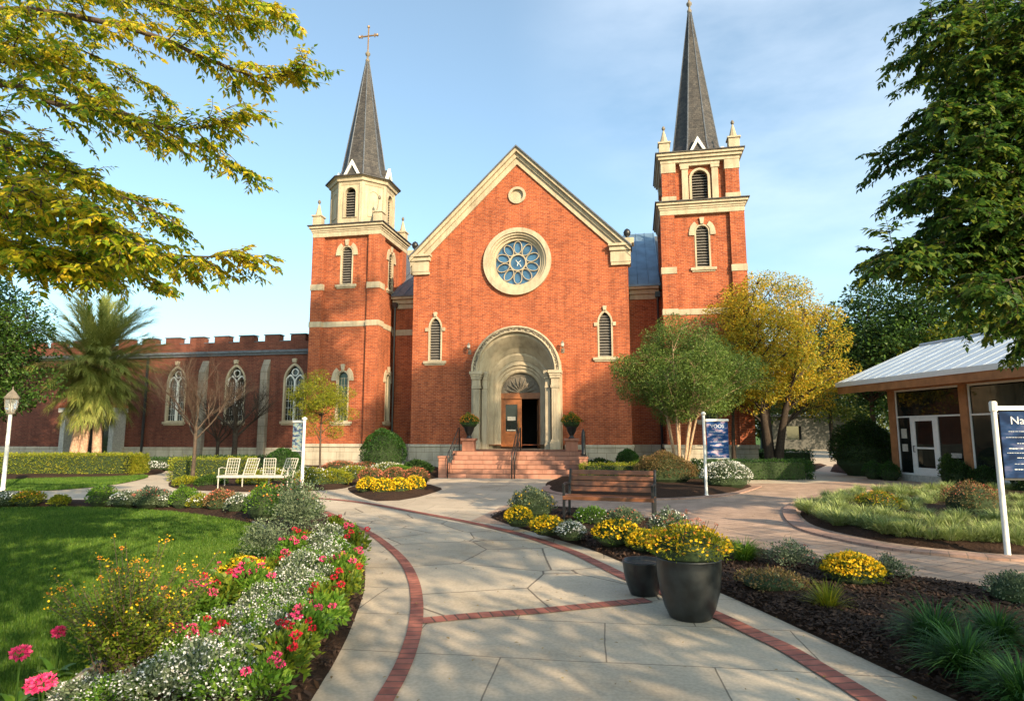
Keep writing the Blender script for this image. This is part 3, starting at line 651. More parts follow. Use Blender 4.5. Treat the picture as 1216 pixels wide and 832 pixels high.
def mat_paving(name,col,joint,kind,tile=(1.3,0.85),rot=0,var=0.14,js=0.006,ws=0.05):
    m,nt,b=newmat(name); L=nt.links.new; tc=N(nt,'TexCoord'); mp=N(nt,'Mapping'); mp.inputs['Rotation'].default_value=(0,0,rot); L(tc.outputs['Object'],mp.inputs[0])
    nw=N(nt,'TexNoise'); nw.inputs['Scale'].default_value=1.2; nw.inputs['Detail'].default_value=3; L(mp.outputs[0],nw.inputs[0])
    sb=N(nt,'VectorMath',operation='SUBTRACT'); sb.inputs[1].default_value=(.5,.5,.5); L(nw.outputs['Color'],sb.inputs[0]); sc_=N(nt,'VectorMath',operation='SCALE'); sc_.inputs['Scale'].default_value=ws; L(sb.outputs[0],sc_.inputs[0])
    av=N(nt,'VectorMath',operation='ADD'); L(mp.outputs[0],av.inputs[0]); L(sc_.outputs[0],av.inputs[1])
    if kind=='brick':
        br=N(nt,'TexBrick'); br.inputs['Scale'].default_value=1; br.inputs['Brick Width'].default_value=tile[0]; br.inputs['Row Height'].default_value=tile[1]; br.inputs['Mortar Size'].default_value=js
        br.inputs['Color1'].default_value=(*hexv(col,1+var*.6),1); br.inputs['Color2'].default_value=(*hexv(col,1-var),1); br.inputs['Mortar'].default_value=(*joint,1); L(av.outputs[0],br.inputs['Vector']); cout=br.outputs[0]; h=br.outputs[1]
    else:
        vo=N(nt,'TexVoronoi',feature='DISTANCE_TO_EDGE'); vo.inputs['Scale'].default_value=1/tile[0]; L(av.outputs[0],vo.inputs['Vector'])
        vc=N(nt,'TexVoronoi'); vc.inputs['Scale'].default_value=1/tile[0]; L(av.outputs[0],vc.inputs['Vector']); rb=ramp(nt,[(0,hexv(col,1-var)),(1,hexv(col,1+var*.6))]); sx=N(nt,'SeparateColor'); L(vc.outputs['Color'],sx.inputs[0]); L(sx.outputs[0],rb.inputs[0])
        lt=N(nt,'Math',operation='LESS_THAN'); lt.inputs[1].default_value=js/tile[0]; L(vo.outputs[0],lt.inputs[0]); mm=N(nt,'Mix',data_type='RGBA'); L(lt.outputs[0],mm.inputs[0]); L(rb.outputs[0],mm.inputs[6]); mm.inputs[7].default_value=(*joint,1); cout=mm.outputs[2]; h=lt.outputs[0]
    n1=N(nt,'TexNoise'); n1.inputs['Scale'].default_value=0.9; n1.inputs['Detail'].default_value=9; n1.inputs['Roughness'].default_value=.7; L(tc.outputs['Object'],n1.inputs[0]); r1=ramp(nt,[(.28,(.66,.65,.62)),(.48,(.95,.95,.95)),(.7,(1.1,)*3)]); L(n1.outputs[0],r1.inputs[0])
    mu=N(nt,'Mix',data_type='RGBA',blend_type='MULTIPLY'); mu.inputs[0].default_value=1; L(cout,mu.inputs[6]); L(r1.outputs[0],mu.inputs[7])
    n2=N(nt,'TexNoise'); n2.inputs['Scale'].default_value=38; n2.inputs['Detail'].default_value=5; L(tc.outputs['Object'],n2.inputs[0]); r2=ramp(nt,[(.35,(.88,)*3),(.65,(1.07,)*3)]); L(n2.outputs[0],r2.inputs[0])
    mu2=N(nt,'Mix',data_type='RGBA',blend_type='MULTIPLY'); mu2.inputs[0].default_value=1; L(mu.outputs[2],mu2.inputs[6]); L(r2.outputs[0],mu2.inputs[7])
    L(mu2.outputs[2],b.inputs['Base Color']); b.inputs['Roughness'].default_value=.72; b.inputs['Specular IOR Level'].default_value=.35
    b1=N(nt,'Bump'); b1.invert=True; b1.inputs['Strength'].default_value=.6; b1.inputs['Distance'].default_value=.008; L(h,b1.inputs['Height']); b2=N(nt,'Bump'); b2.inputs['Strength'].default_value=.15; b2.inputs['Distance'].default_value=.01; L(n2.outputs[0],b2.inputs['Height']); L(b1.outputs[0],b2.inputs['Normal']); L(b2.outputs[0],b.inputs['Normal'])
    return m
def mat_soil(name,c1,c2,sc1=30):
    m,nt,b=newmat(name); L=nt.links.new; tc=N(nt,'TexCoord'); n1=N(nt,'TexNoise'); n1.inputs['Scale'].default_value=sc1; n1.inputs['Detail'].default_value=8; n1.inputs['Roughness'].default_value=.75; L(tc.outputs['Object'],n1.inputs[0])
    r=ramp(nt,[(.3,c1),(.72,c2)]); L(n1.outputs[0],r.inputs[0]); L(r.outputs[0],b.inputs['Base Color']); b.inputs['Roughness'].default_value=.95; b.inputs['Specular IOR Level'].default_value=.15
    bp=N(nt,'Bump'); bp.inputs['Strength'].default_value=.9; bp.inputs['Distance'].default_value=.03; L(n1.outputs[0],bp.inputs['Height']); L(bp.outputs[0],b.inputs['Normal']); return m
M['turf']=mat_soil('turf',(0.035,0.075,0.012),(0.085,0.15,0.022),6)
M['mulch']=mat_soil('dark bark mulch',(0.018,0.010,0.007),(0.075,0.042,0.027))
M['chips']=mat_leaf('bark chips',[(0.02,0.011,0.008),(0.05,0.028,0.018),(0.10,0.055,0.035)],trans=0,rough=.85,big=.2)
M['slab']=mat_paving('pale stone slabs',(0.52,0.43,0.325),(0.20,0.16,0.12),'brick',(1.5,0.95),rot=R(8),var=.10)
M['flag']=mat_paving('irregular flagstones',(0.51,0.425,0.32),(0.18,0.145,0.11),'vor',(1.15,1.15),var=.12,js=.010)
M['paver']=mat_paving('tan brick pavers',(0.45,0.31,0.23),(0.22,0.155,0.12),'brick',(.42,.21),rot=R(-28),var=.16,js=.008,ws=.02)
M['band']=mat_brick('red paver band',(0.42,0.15,0.11),(0.27,0.095,0.075),(0.13,0.08,0.065),bw=.105,bh=.5,ms=.008,uv=True,off=0,stain=.3,bump=.5)
M['kerb']=mat_brick('paver kerb',(0.42,0.27,0.21),(0.33,0.20,0.155),(0.2,0.15,0.12),bw=.2,bh=.5,ms=.008,uv=True,off=0,stain=.2,bump=.3)
b=MB(); b.add([(-900,-300,0),(900,-300,0),(900,1500,0),(-900,1500,0)],[(0,1,2,3)]); tag(b.build('ground',M['turf']),kind='structure')
V3=lambda x,y:Vector((x,y,0))
sheet('paving',[V3(-40,-14),V3(30,-14),V3(30,34),V3(8,40),V3(-14,40),V3(-40,40)],.004,M['slab'])
sheet('garden_path',[V3(9.5,24),V3(15,25),V3(17.5,34),V3(25,50),V3(40,75),V3(36,77),V3(21,52),V3(12.8,36)],.008,M['slab'])
# ribbon with running uv
def ribbon(name,line,wd,z,mat,h=0,flip=1,kind='structure'):
    P_=catmull(line,False,8); b=MB(); uv=[]; n=len(P_); l=0; vs=[]; acc=[]
    for i,p in enumerate(P_):
        d=(P_[min(i+1,n-1)]-P_[max(i-1,0)]).normalized(); nn=Vector((-d.y,d.x,0)); vs+= [p-nn*wd/2+Vector((0,0,z+h)),p+nn*wd/2+Vector((0,0,z+h))]
        if i: l+=(p-P_[i-1]).length
        acc.append(l)
    fs=[]
    for i in range(n-1): fs.append((2*i,2*i+2,2*i+3,2*i+1)); uv+=[(acc[i],.02),(acc[i+1],.02),(acc[i+1],.02+.46),(acc[i],.02+.46)]
    b.add(vs,fs)
    if h>0:
        k=len(b.v)
        for i in range(n): b.v+= [vs[2*i]-Vector((0,0,h)),vs[2*i+1]-Vector((0,0,h))]; 
        for i in range(n-1):
            b.f.append([k+2*i,k+2*i+2,2*i+2,2*i]); b.mi.append(0); uv+=[(acc[i],.0),(acc[i+1],.0),(acc[i+1],.1),(acc[i],.1)]
            b.f.append([2*i+1,2*i+3,k+2*i+3,k+2*i+1]); b.mi.append(0); uv+=[(acc[i],.0),(acc[i+1],.0),(acc[i+1],.1),(acc[i],.1)]
    o=b.build(name,mat,uv=uv); return tag(o,kind=kind)
band1=[at(*p) for p in ((330,592),(383,607),(411,620),(440,634),(462,650),(480,668),(491,690),(495,715),(493,745),(485,775),(472,805),(455,835),(435,875),(400,930))]
band2=[at(*p) for p in ((330,589),(380,592),(430,597),(492,608),(560,621),(618,635),(675,654),(710,670),(745,687),(790,705),(848,730),(900,755),(937,773),(1005,814),(1040,836),(1120,885),(1250,960))]
flag=[at(*p) for p in ((430,600),(492,611),(560,624),(618,638),(675,657),(710,673),(745,690),(780,704),(790,712),(675,721),(560,732),(498,739),(492,690),(480,668),(462,650),(440,632),(425,622),(405,610))]
sheet('flagstone_paving',flag,.008,M['flag'])
pv=[at(*p) for p in ((560,618),(600,600),(640,588),(655,580),(700,583),(893,574),(960,574),(1060,566))]+[V3(15.2,22),V3(16,15),V3(20,6),V3(20,-3),V3(3.5,-3)]+[at(*p) for p in ((1200,832),(1050,780),(850,690),(700,640))]
sheet('brick_paving',pv,.008,M['paver'])
ribbon('brick_band',band1,.12,.014,M['band']); ribbon('brick_band',band2,.16,.015,M['band'])
ribbon('brick_band',[at(*p) for p in ((500,738),(560,732),(640,726),(700,720),(770,713))],.17,.0115,M['band'])
# ---- planting beds: mounded mulch with loose chips
def bed(name,outline,z=.02,hgt=.09,mat=None,step=.22,chips=0,seed=1,near=14):
    X=np.array([p.x for p in outline]);Y=np.array([p.y for p in outline]); x0,x1,y0,y1=X.min(),X.max(),Y.min(),Y.max()
    rng=np.random.default_rng(seed); gx,gy=np.meshgrid(np.arange(x0,x1,step),np.arange(y0,y1,step)); gx=gx.ravel()+rng.uniform(-.06,.06,gx.size); gy=gy.ravel()+rng.uniform(-.06,.06,gy.size)
    ok=inside(outline,gx,gy); gx,gy=gx[ok],gy[ok]; d=edge_dist(outline,gx,gy); ok=d>step*.5; gx,gy,d=gx[ok],gy[ok],d[ok]
    # boundary resampled
    bd=[]
    for i,p in enumerate(outline):
        q=outline[(i+1)%len(outline)]; n=max(1,int((q-p).length/step)); bd+=[p.lerp(q,j/n) for j in range(n)]
    vs=[Vector((p.x,p.y)) for p in bd]+[Vector((a,c)) for a,c in zip(gx,gy)]; nb=len(bd)
    r=geometry.delaunay_2d_cdt(vs,[(i,(i+1)%nb) for i in range(nb)],[list(range(nb))],1,1e-4)
    co=r[0]; cx=np.array([c[0] for c in co]); cy=np.array([c[1] for c in co]); dd=edge_dist(outline,cx,cy)
    zz=z+hgt*np.clip(dd/.35,0,1)**.6+np.where(dd>.1,rng.uniform(-.012,.018,len(cx)),0)
    zz=np.where(dd<1e-3,.002,zz)
    me=bpy.data.meshes.new(name); me.from_pydata([(a,c,e) for a,c,e in zip(cx,cy,zz)],[],[tuple(f) for f in r[2]]); me.update(); o=link(name,me,mat or M['mulch'],smooth=False); tag(o,kind='structure')
    if chips:
        qx=rng.uniform(x0,x1,chips*4); qy=y0+(y1-y0)*rng.uniform(0,1,chips*4); ok=inside(outline,qx,qy)&(np.hypot(qx,qy)<near)&(qy>2); qx,qy=qx[ok],qy[ok]
        keep=rng.uniform(0,1,len(qx))<np.clip(6.0/np.hypot(qx,qy),0,1)**2; qx,qy=qx[keep],qy[keep]; d=edge_dist(outline,qx,qy); qz=z+hgt*np.clip(d/.35,0,1)**.6+.008
        n=len(qx); a=rng.uniform(0,6.28,n); L=rng.uniform(.008,.03,n); W=L*rng.uniform(.3,.6,n); t=rng.normal(0,.35,n)
        D=np.stack([np.cos(a)*np.cos(t),np.sin(a)*np.cos(t),np.sin(t)],1); S=np.stack([-np.sin(a),np.cos(a),rng.normal(0,.3,n)],1); Pp=np.stack([qx,qy,qz],1)
        V=np.concatenate([Pp-D*L[:,None]-S*W[:,None]*.6,Pp+D*L[:,None]-S*W[:,None],Pp+D*L[:,None]*.8+S*W[:,None],Pp-D*L[:,None]*1.1+S*W[:,None]*.7]); i=np.arange(n); F=np.stack([i,i+n,i+2*n,i+3*n],1)
        tag(npmesh('bark_chips',V,F,M['chips']),'loose dark brown bark chips scattered over the planting bed','mulch',kind='stuff')
    return o
B1=poly_px([(-140,596),(0,597),(150,596),(250,595),(330,596),(385,611),(418,632),(430,660),(434,695),(418,745),(397,788),(368,836),(330,900),(280,960),(200,990),(60,960),(0,905),(60,842),(100,806),(150,769),(203,732),(262,703),(305,683),(328,666),(333,650),(320,634),(290,621),(200,608),(100,603),(0,604),(-140,606)],4)
B2=poly_px([(582,614),(640,634),(700,652),(740,668),(800,688),(850,702),(950,747),(1050,794),(1140,834),(1300,905),(1500,960),(1620,830),(1400,737),(1216,710),(1140,698),(1074,688),(1000,674),(886,652),(808,627),(740,613),(675,606),(620,606)],4)
B3=poly_px([(950,612),(955,603),(975,595),(1010,589),(1060,584),(1130,582),(1216,584),(1330,594),(1400,615),(1380,640),(1300,656),(1216,659),(1150,655),(1080,648),(1020,638),(968,625)],4)
B4=poly_px([(650,580),(680,587),(730,591),(800,591),(860,586),(894,578),(870,572),(820,569),(760,566),(700,562),(655,570)],4)
B5=poly_px([(413,579),(440,576),(470,575),(524,579),(505,588),(480,593),(455,596),(425,589)],4)
B6=poly_px([(200,577),(250,583),(330,584),(400,581),(428,575),(480,571),(520,567),(528,557),(505,545),(300,545),(215,550),(212,562)],4)
B7=[V3(3.2,24.6)]+[at(*p) for p in ((820,567),(900,569),(952,564),(972,557),(985,551))]+[V3(12.5,31),V3(3.0,27.5)]
B8=poly_px([(-60,569),(60,569),(160,566),(196,560),(190,552),(190,547),(60,545),(-60,545)],4)
B9=[at(*p) for p in ((985,560),(1030,566),(1060,573),(1075,566),(1060,555),(1040,549),(990,551))]
LAWN=poly_px([(-400,607),(-140,607),(0,605),(100,604),(200,609),(290,622),(319,635),(331,650),(326,665),(303,682),(260,702),(201,731),(148,768),(98,805),(58,841),(0,900),(-60,960),(-400,1000),(-900,800)],4)
LAWN2=poly_px([(-80,583),(0,583),(60,582.5),(125,577),(160,571),(176,566),(150,565),(0,566),(-80,566)],4)
bed('flower_bed',B1,chips=26000,seed=2); bed('flower_bed',B2,chips=42000,seed=3); bed('flower_bed',B3,seed=4,step=.3,chips=4000,near=20)
for i,B in enumerate((B4,B5,B6,B7,B8,B9)): bed('flower_bed',B,seed=5+i,step=.4)
sheet('lawn',LAWN,.018,M['turf']); sheet('lawn',LAWN2,.018,M['turf'])
oc=poly_px([(938,611),(943,601),(965,592),(1005,585),(1060,580.5),(1130,578.5),(1216,580),(1340,590),(1420,613),(1400,643),(1310,661),(1216,665),(1145,661),(1072,654),(1010,643),(955,628)],3)
ribbon('brick_kerb',oc+[oc[0]],.26,.006,M['kerb'],h=.035)
ic=[at(*p) for p in ((655,577),(648,581),(665,587),(730,593),(800,593),(865,588),(900,578))]; ribbon('brick_kerb',ic,.22,.006,M['kerb'],h=.03)
ic=[at(*p) for p in ((300,622),(322,634),(335,650),(328,668),(305,684),(262,704),(203,733),(150,770),(100,807),(60,843))]; ribbon('lawn_edging',ic,.035,.01,M['plinth'],h=.05)
# steps, platform, cheeks
SM=Matrix.Translation((0.0,23.2,0))@Matrix.Rotation(R(-7),4,'Z')
st=empty('entrance_steps',(0,0,0),0,'red sandstone entrance steps rising to the arched church portal','steps')
for i in range(6): b=MB(SM); b.box(-2.42,2.42,i*.30,i*.30+(.33 if i<5 else .31),0 if i==0 else .155*i-.06,.155*(i+1)); b.build('step',M['step'],st,bevel=.012)
b=MB(SM); b.box(-2.6,2.62,1.812,5.0,0,.928); b.box(-1.25,1.35,5.002,6.9,0,.926); b.build('landing',M['step'],st)
for s in (-1,1): b=MB(SM); b.box(s*2.425,s*2.72,-.02,.30,0,.72); b.box(s*2.425,s*2.70,.302,1.81,0,.50); b.box(s*2.40,s*2.75,-.05,.33,.722,.80); b.build('cheek_wall',M['step'],st,bevel=.01)
M['terracotta']=mat_stone('red stone pedestal',(0.40,0.17,0.11),joints=False)
def handrail(x,label,n=2,posts=((0,0),(1.75,.93))):
    r=empty('handrail',SM@Vector((x,0,0)),0,label,'handrail'); Mi=Matrix.Translation(-(SM@Vector((x,0,0))))@SM
    for dx in ((-.05,.05) if n==2 else (0,)):
        b=MB(Mi); b.tube([(x+dx,-.12,0),(x+dx,-.12,.78),(x+dx,-.06,.92),(x+dx,.2,1.0),(x+dx,1.7,1.82),(x+dx,1.95,1.86),(x+dx,1.95,.93)],.022,n=8); b.build('rail',M['black'],r,smooth=True)
        b=MB(Mi); b.tube([(x+dx,.2,.62),(x+dx,1.7,1.45)],.012,n=6); 
        for k in range(6): yy=.2+k*.3; b.tube([(x+dx,yy,.155*(int(yy/.3)+1)),(x+dx,yy,.99+.82*(yy-.2)/1.5)],.008,n=5)
        b.build('baluster',M['black'],r)
    return r
handrail(.05,'black iron double handrail up the middle of the entrance steps')
handrail(-2.35,'black iron handrail at the left edge of the entrance steps',1)
r=empty('handrail_post',SM@Vector((2.58,.14,0)),0,'thick dark post standing on the right cheek wall of the entrance steps','post')
b=MB(Matrix.Translation(-(SM@Vector((2.58,.14,0))))@SM); b.lathe([(.08,.80),(.09,.9),(.07,.95),(.075,1.5),(.06,1.65),(.02,1.78)],2.58,.14,n=10); b.build('shaft',M['black'],r,smooth=True)
b=MB(Matrix.Translation(-(SM@Vector((2.58,.14,0))))@SM); b.box(2.46,2.70,.02,.26,.80,.84); b.build('foot_plate',M['black'],r)
# ---- pavilion
pa=Vector((13.6,22.6,0)); pd=Vector((14.3-13.6,17.6-22.6,0)).normalized(); prot=math.atan2(pd.y,pd.x)
PM=Matrix.Translation(pa)@Matrix.Rotation(prot,4,'Z')   # local x along the glass front towards the camera, +y into the building
pav=empty('glass_pavilion',pa,prot,'low glass-fronted pavilion with timber posts and pale metal roof','building')
def Q(b,n,m,**k): return b.build(n,m,pav,**k)
PL=6.4
posts=[0,3.05,6.1]
b=MB(); b.box(-.15,PL,-.06,.25,0,.22); b.box(-.15,-.0,.25,6,0,.3); Q(b,'plinth',M['offwhite'])
b=MB(); b.box(-.15,PL,-.14,.2,3.12,3.5); b.box(-.15,.15,.2,6.2,3.12,3.5); Q(b,'fascia_beam',M['orangewood'],bevel=.01)
for x in posts: b=MB(); b.box(x-.14,x+.14,-.10,.18,.22,3.12); Q(b,'post',M['orangewood'],bevel=.012)
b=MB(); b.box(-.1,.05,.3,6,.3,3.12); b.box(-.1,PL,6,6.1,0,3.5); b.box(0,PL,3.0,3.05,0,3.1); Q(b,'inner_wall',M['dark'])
b=MB(); b.box(0,PL,.1,6,.05,.1); Q(b,'floor_slab',M['plinth'])
for i in range(2):
    xa,xb=posts[i]+.14,posts[i+1]-.14
    fr=MB(); fr.box(xa,xb,-.03,.05,3.06,3.12); fr.box(xa,xb,-.03,.05,.22,.28); fr.box(xa,xa+.05,-.03,.05,.28,3.06); fr.box(xb-.05,xb,-.03,.05,.28,3.06); fr.box(xa+.05,xb-.05,-.032,.052,2.16,2.21)
    if i==0:
        fr.box(xa+.62,xa+.70,-.035,.055,.28,2.16); fr.box(xa+1.72,xa+1.80,-.035,.055,.28,2.16)
    f=Q(fr,'window_frame',M['white'])
    g=MB(); g.box(xa+.05,xb-.05,.0,.012,2.21,3.06); g.box(xa+.05,xa+.62 if i==0 else xb-.05,.0,.012,.28,2.16)
    if i==0: g.box(xa+1.80,xb-.05,.0,.012,.28,2.16)
    g.build('pane',M['pavglass'],f)
xa=.14+.70
b=MB(); 
for q in ((xa,xa+.13,.24,2.155),(xa+.89,xa+1.02,.24,2.155)): b.box(q[0],q[1],-.045,.02,q[2],q[3])
b.box(xa+.13,xa+.89,-.045,.02,.24,.48); b.box(xa+.13,xa+.89,-.045,.02,2.03,2.155); b.box(xa+.13,xa+.89,-.05,.02,1.1,1.16)
d=Q(b,'door',M['white'],bevel=.006); b=MB(); b.box(xa+.13,xa+.89,-.015,-.005,.48,1.1); b.box(xa+.13,xa+.89,-.015,-.005,1.16,2.03); b.build('pane',M['pavglass'],d)
b=MB(); b.tube([(xa+.07,-.05,1.0),(xa+.07,-.1,1.0),(xa+.07,-.1,1.2),(xa+.07,-.05,1.2)],.014,n=6); b.build('handle',M['black'],d)
b=MB(); b.box(.3,.55,-.012,-.004,1.45,1.78); Q(b,'posted_notice',M['offwhite']); b=MB(); b.box(.3,.55,-.012,-.004,1.0,1.25); Q(b,'posted_notice',M['offwhite'])
b=MB(); b.box(2.35,2.75,-.012,-.004,.85,1.0); Q(b,'posted_notice',M['offwhite'])
# roof: eave 1.6 m beyond the end, ridge parallel to the front
M['pavroof']=mat_plain('pale metal sheet roof',(0.50,0.55,0.60),rough=.35,metal=.35,var=.12,scale=.8)
x0r,x1r=-1.7,PL+.8; ye,yr,yb=-.95,2.5,6.9; ze,zr=3.52,5.0
b=MB(); b.add([(x0r,ye,ze),(x1r,ye,ze),(x1r,yr,zr),(x0r+.3,yr,zr)],[(0,1,2,3)]); b.add([(x0r+.3,yr,zr),(x1r,yr,zr),(x1r,yb,ze),(x0r,yb,ze)],[(0,1,2,3)]); b.add([(x0r,ye,ze-.06),(x1r,ye,ze-.06),(x1r,yr,zr-.06),(x0r+.3,yr,zr-.06)],[(3,2,1,0)]);b.add([(x0r+.3,yr,zr-.06),(x1r,yr,zr-.06),(x1r,yb,ze-.06),(x0r,yb,ze-.06)],[(3,2,1,0)])
x=x0r+.4
while x<x1r: b.tube([(x,ye,ze+.012),(x,yr,zr+.012)],.010,n=4); x+=.55
b.tube([(x0r+.3,yr,zr+.02),(x1r,yr,zr+.02)],.06,n=6); Q(b,'roof',M['pavroof'])
b=MB(); b.box(x0r,x1r,ye-.05,ye-.003,ze-.16,ze+.01); b.tube([(x0r,ye,ze-.05),(x0r+.3,yr,zr-.05),(x0r,yb,ze-.05)],.05,n=4); Q(b,'roof_edge',M['white'])
b=MB(); b.add([(x0r+.05,ye,ze-.2),(x1r,ye,ze-.2),(x1r,.2,3.505),(x0r+.05,.2,3.505)],[(0,1,2,3)]); b.box(x0r+.05,x0r+.15,ye,6.2,ze-.30,ze-.08); b.box(x0r+.05,x1r,ye-.0,ye+.08,ze-.42,ze-.12); Q(b,'soffit',M['orangewood'])
# ================================================================ VEGETATION
def unit(a): return a/np.maximum(np.linalg.norm(a,axis=1,keepdims=True),1e-9)
def leaves(P_,D,Nn,L,W,droop=.15,fold=0.0):
    D=unit(D); S=unit(np.cross(D,Nn)); Nn=np.cross(S,D); L=L[:,None]; W=W[:,None]; n=len(P_)
    V=np.concatenate([P_,P_+D*L*.42+S*W/2+Nn*L*fold,P_+D*L-Nn*L*droop,P_+D*L*.42-S*W/2+Nn*L*fold]); i=np.arange(n)
    return V,np.stack([i,i+n,i+2*n,i+3*n],1)
def merge(parts):
    V=[];F=[];o=0
    for v,f in parts: V.append(v);F.append(f+o);o+=len(v)
    return np.concatenate(V),np.concatenate(F)
def ball(rng,n,c,r,surf=.5):
    d=unit(rng.normal(0,1,(n,3))); q=rng.uniform(0,1,n)**(1/3); q=np.where(rng.uniform(0,1,n)<surf,.75+.3*q,q); return np.array(c)+d*q[:,None]*np.array(r),d
def bez(a,b,c,n=8): return [a*(1-t)**2+b*2*t*(1-t)+c*t*t for t in [i/n for i in range(n+1)]]
def bark(name,c): return mat_plain(name,c,rough=.9,var=.35,scale=14,bump=.6,bs=30,spec=.2)
M['bark']=bark('brown bark',(0.085,0.062,0.046)); M['palebark']=bark('pale smooth bark',(0.40,0.27,0.17)); M['darkbark']=bark('dark bark',(0.045,0.033,0.025)); M['palmbark']=bark('pinkish palm bark',(0.42,0.26,0.18)); M['twig']=bark('dry twig bark',(0.075,0.05,0.036))
G1=[(0.02,0.05,0.008),(0.045,0.10,0.015),(0.09,0.16,0.02)]
M['l_green']=mat_leaf('mid green leaves',G1); M['l_dark']=mat_leaf('dark green leaves',[(0.012,0.035,0.008),(0.03,0.07,0.014),(0.055,0.11,0.02)])
M['l_myrtle']=mat_leaf('fine grey green leaves',[(0.05,0.10,0.018),(0.11,0.18,0.03),(0.20,0.26,0.055)])
M['l_gold']=mat_leaf('golden autumn leaves',[(0.15,0.20,0.02),(0.33,0.31,0.025),(0.55,0.39,0.025),(0.60,0.34,0.02)],trans=.4)
M['l_canopyL']=mat_leaf('yellow green canopy leaves',[(0.09,0.21,0.013),(0.28,0.37,0.018),(0.58,0.52,0.026),(0.72,0.50,0.035)],trans=.5,patch=1.3,big=.55)
M['l_canopyR']=mat_leaf('deep green canopy leaves',[(0.018,0.055,0.010),(0.04,0.10,0.014),(0.08,0.15,0.02),(0.20,0.23,0.025)],trans=.45)
M['l_box']=mat_leaf('boxwood leaves',[(0.012,0.045,0.008),(0.03,0.085,0.012),(0.055,0.13,0.016)],trans=.2)
M['l_yhedge']=mat_leaf('yellow green hedge leaves',[(0.10,0.15,0.015),(0.24,0.27,0.02),(0.38,0.34,0.03)],trans=.3)
M['l_bronze']=mat_leaf('bronze leaves',[(0.10,0.09,0.03),(0.17,0.13,0.045),(0.24,0.12,0.06)],trans=.25)
M['l_palm']=mat_leaf('palm needles',[(0.15,0.20,0.05),(0.32,0.36,0.08),(0.50,0.47,0.14)],trans=.45)
M['l_lirio']=mat_leaf('strappy dark blades',[(0.012,0.05,0.012),(0.03,0.10,0.018),(0.07,0.17,0.03)],trans=.25,big=.2)
M['l_pale']=mat_leaf('pale variegated blades',[(0.17,0.24,0.06),(0.33,0.40,0.13),(0.52,0.55,0.27)],trans=.3,big=.2)
M['l_grey']=mat_leaf('grey green leaves',[(0.06,0.09,0.05),(0.12,0.16,0.09),(0.20,0.24,0.14)],trans=.2,big=.2)
M['l_bright']=mat_leaf('bright green leaves',[(0.05,0.13,0.012),(0.10,0.21,0.02),(0.18,0.28,0.03)],trans=.35,big=.3)
M['l_lime']=mat_leaf('yellow green leaves',[(0.10,0.15,0.012),(0.22,0.24,0.015),(0.36,0.32,0.02)],trans=.35,big=.3)
M['l_loose']=mat_leaf('olive green leaves',[(0.06,0.12,0.012),(0.12,0.18,0.016),(0.22,0.24,0.02)],trans=.35,big=.4,patch=3)
M['l_far']=mat_leaf('far olive leaves',[(0.035,0.065,0.012),(0.08,0.11,0.018),(0.16,0.16,0.025)],trans=.35)
M['grass']=mat_leaf('lawn blades',[(0.04,0.095,0.010),(0.075,0.165,0.016),(0.15,0.23,0.03)],trans=.35,big=.6,patch=.7)
fl=lambda n,c: mat_leaf(n,c,trans=.25,rough=.6,big=.1)
M['f_white']=fl('white petals',[(0.62,0.62,0.58),(0.78,0.78,0.76),(0.85,0.85,0.84)]); M['f_red']=fl('red petals',[(0.38,0.008,0.02),(0.55,0.015,0.03),(0.50,0.01,0.07)]); M['f_pink']=fl('magenta petals',[(0.62,0.02,0.14),(0.80,0.06,0.22),(0.85,0.12,0.25)])
M['f_yellow']=fl('yellow petals',[(0.80,0.50,0.01),(0.85,0.58,0.02),(0.80,0.42,0.01)]); M['f_orange']=fl('orange petals',[(0.75,0.22,0.02),(0.80,0.38,0.03),(0.70,0.14,0.03)])
M['f_coral']=fl('coral petals',[(0.55,0.12,0.08),(0.65,0.22,0.14)])
def clump_leaves(rng,C,r,n,L,W,up=.5,surf=.3):
    P_,d=ball(rng,n,C,r,surf); D=d+rng.normal(0,.6,(n,3)); D[:,2]+=-.25
    Nn=rng.normal(0,.75,(n,3)); Nn[:,2]+=up+.2; l=L*rng.uniform(.6,1.25,n); return leaves(P_,D,Nn,l,l*W)
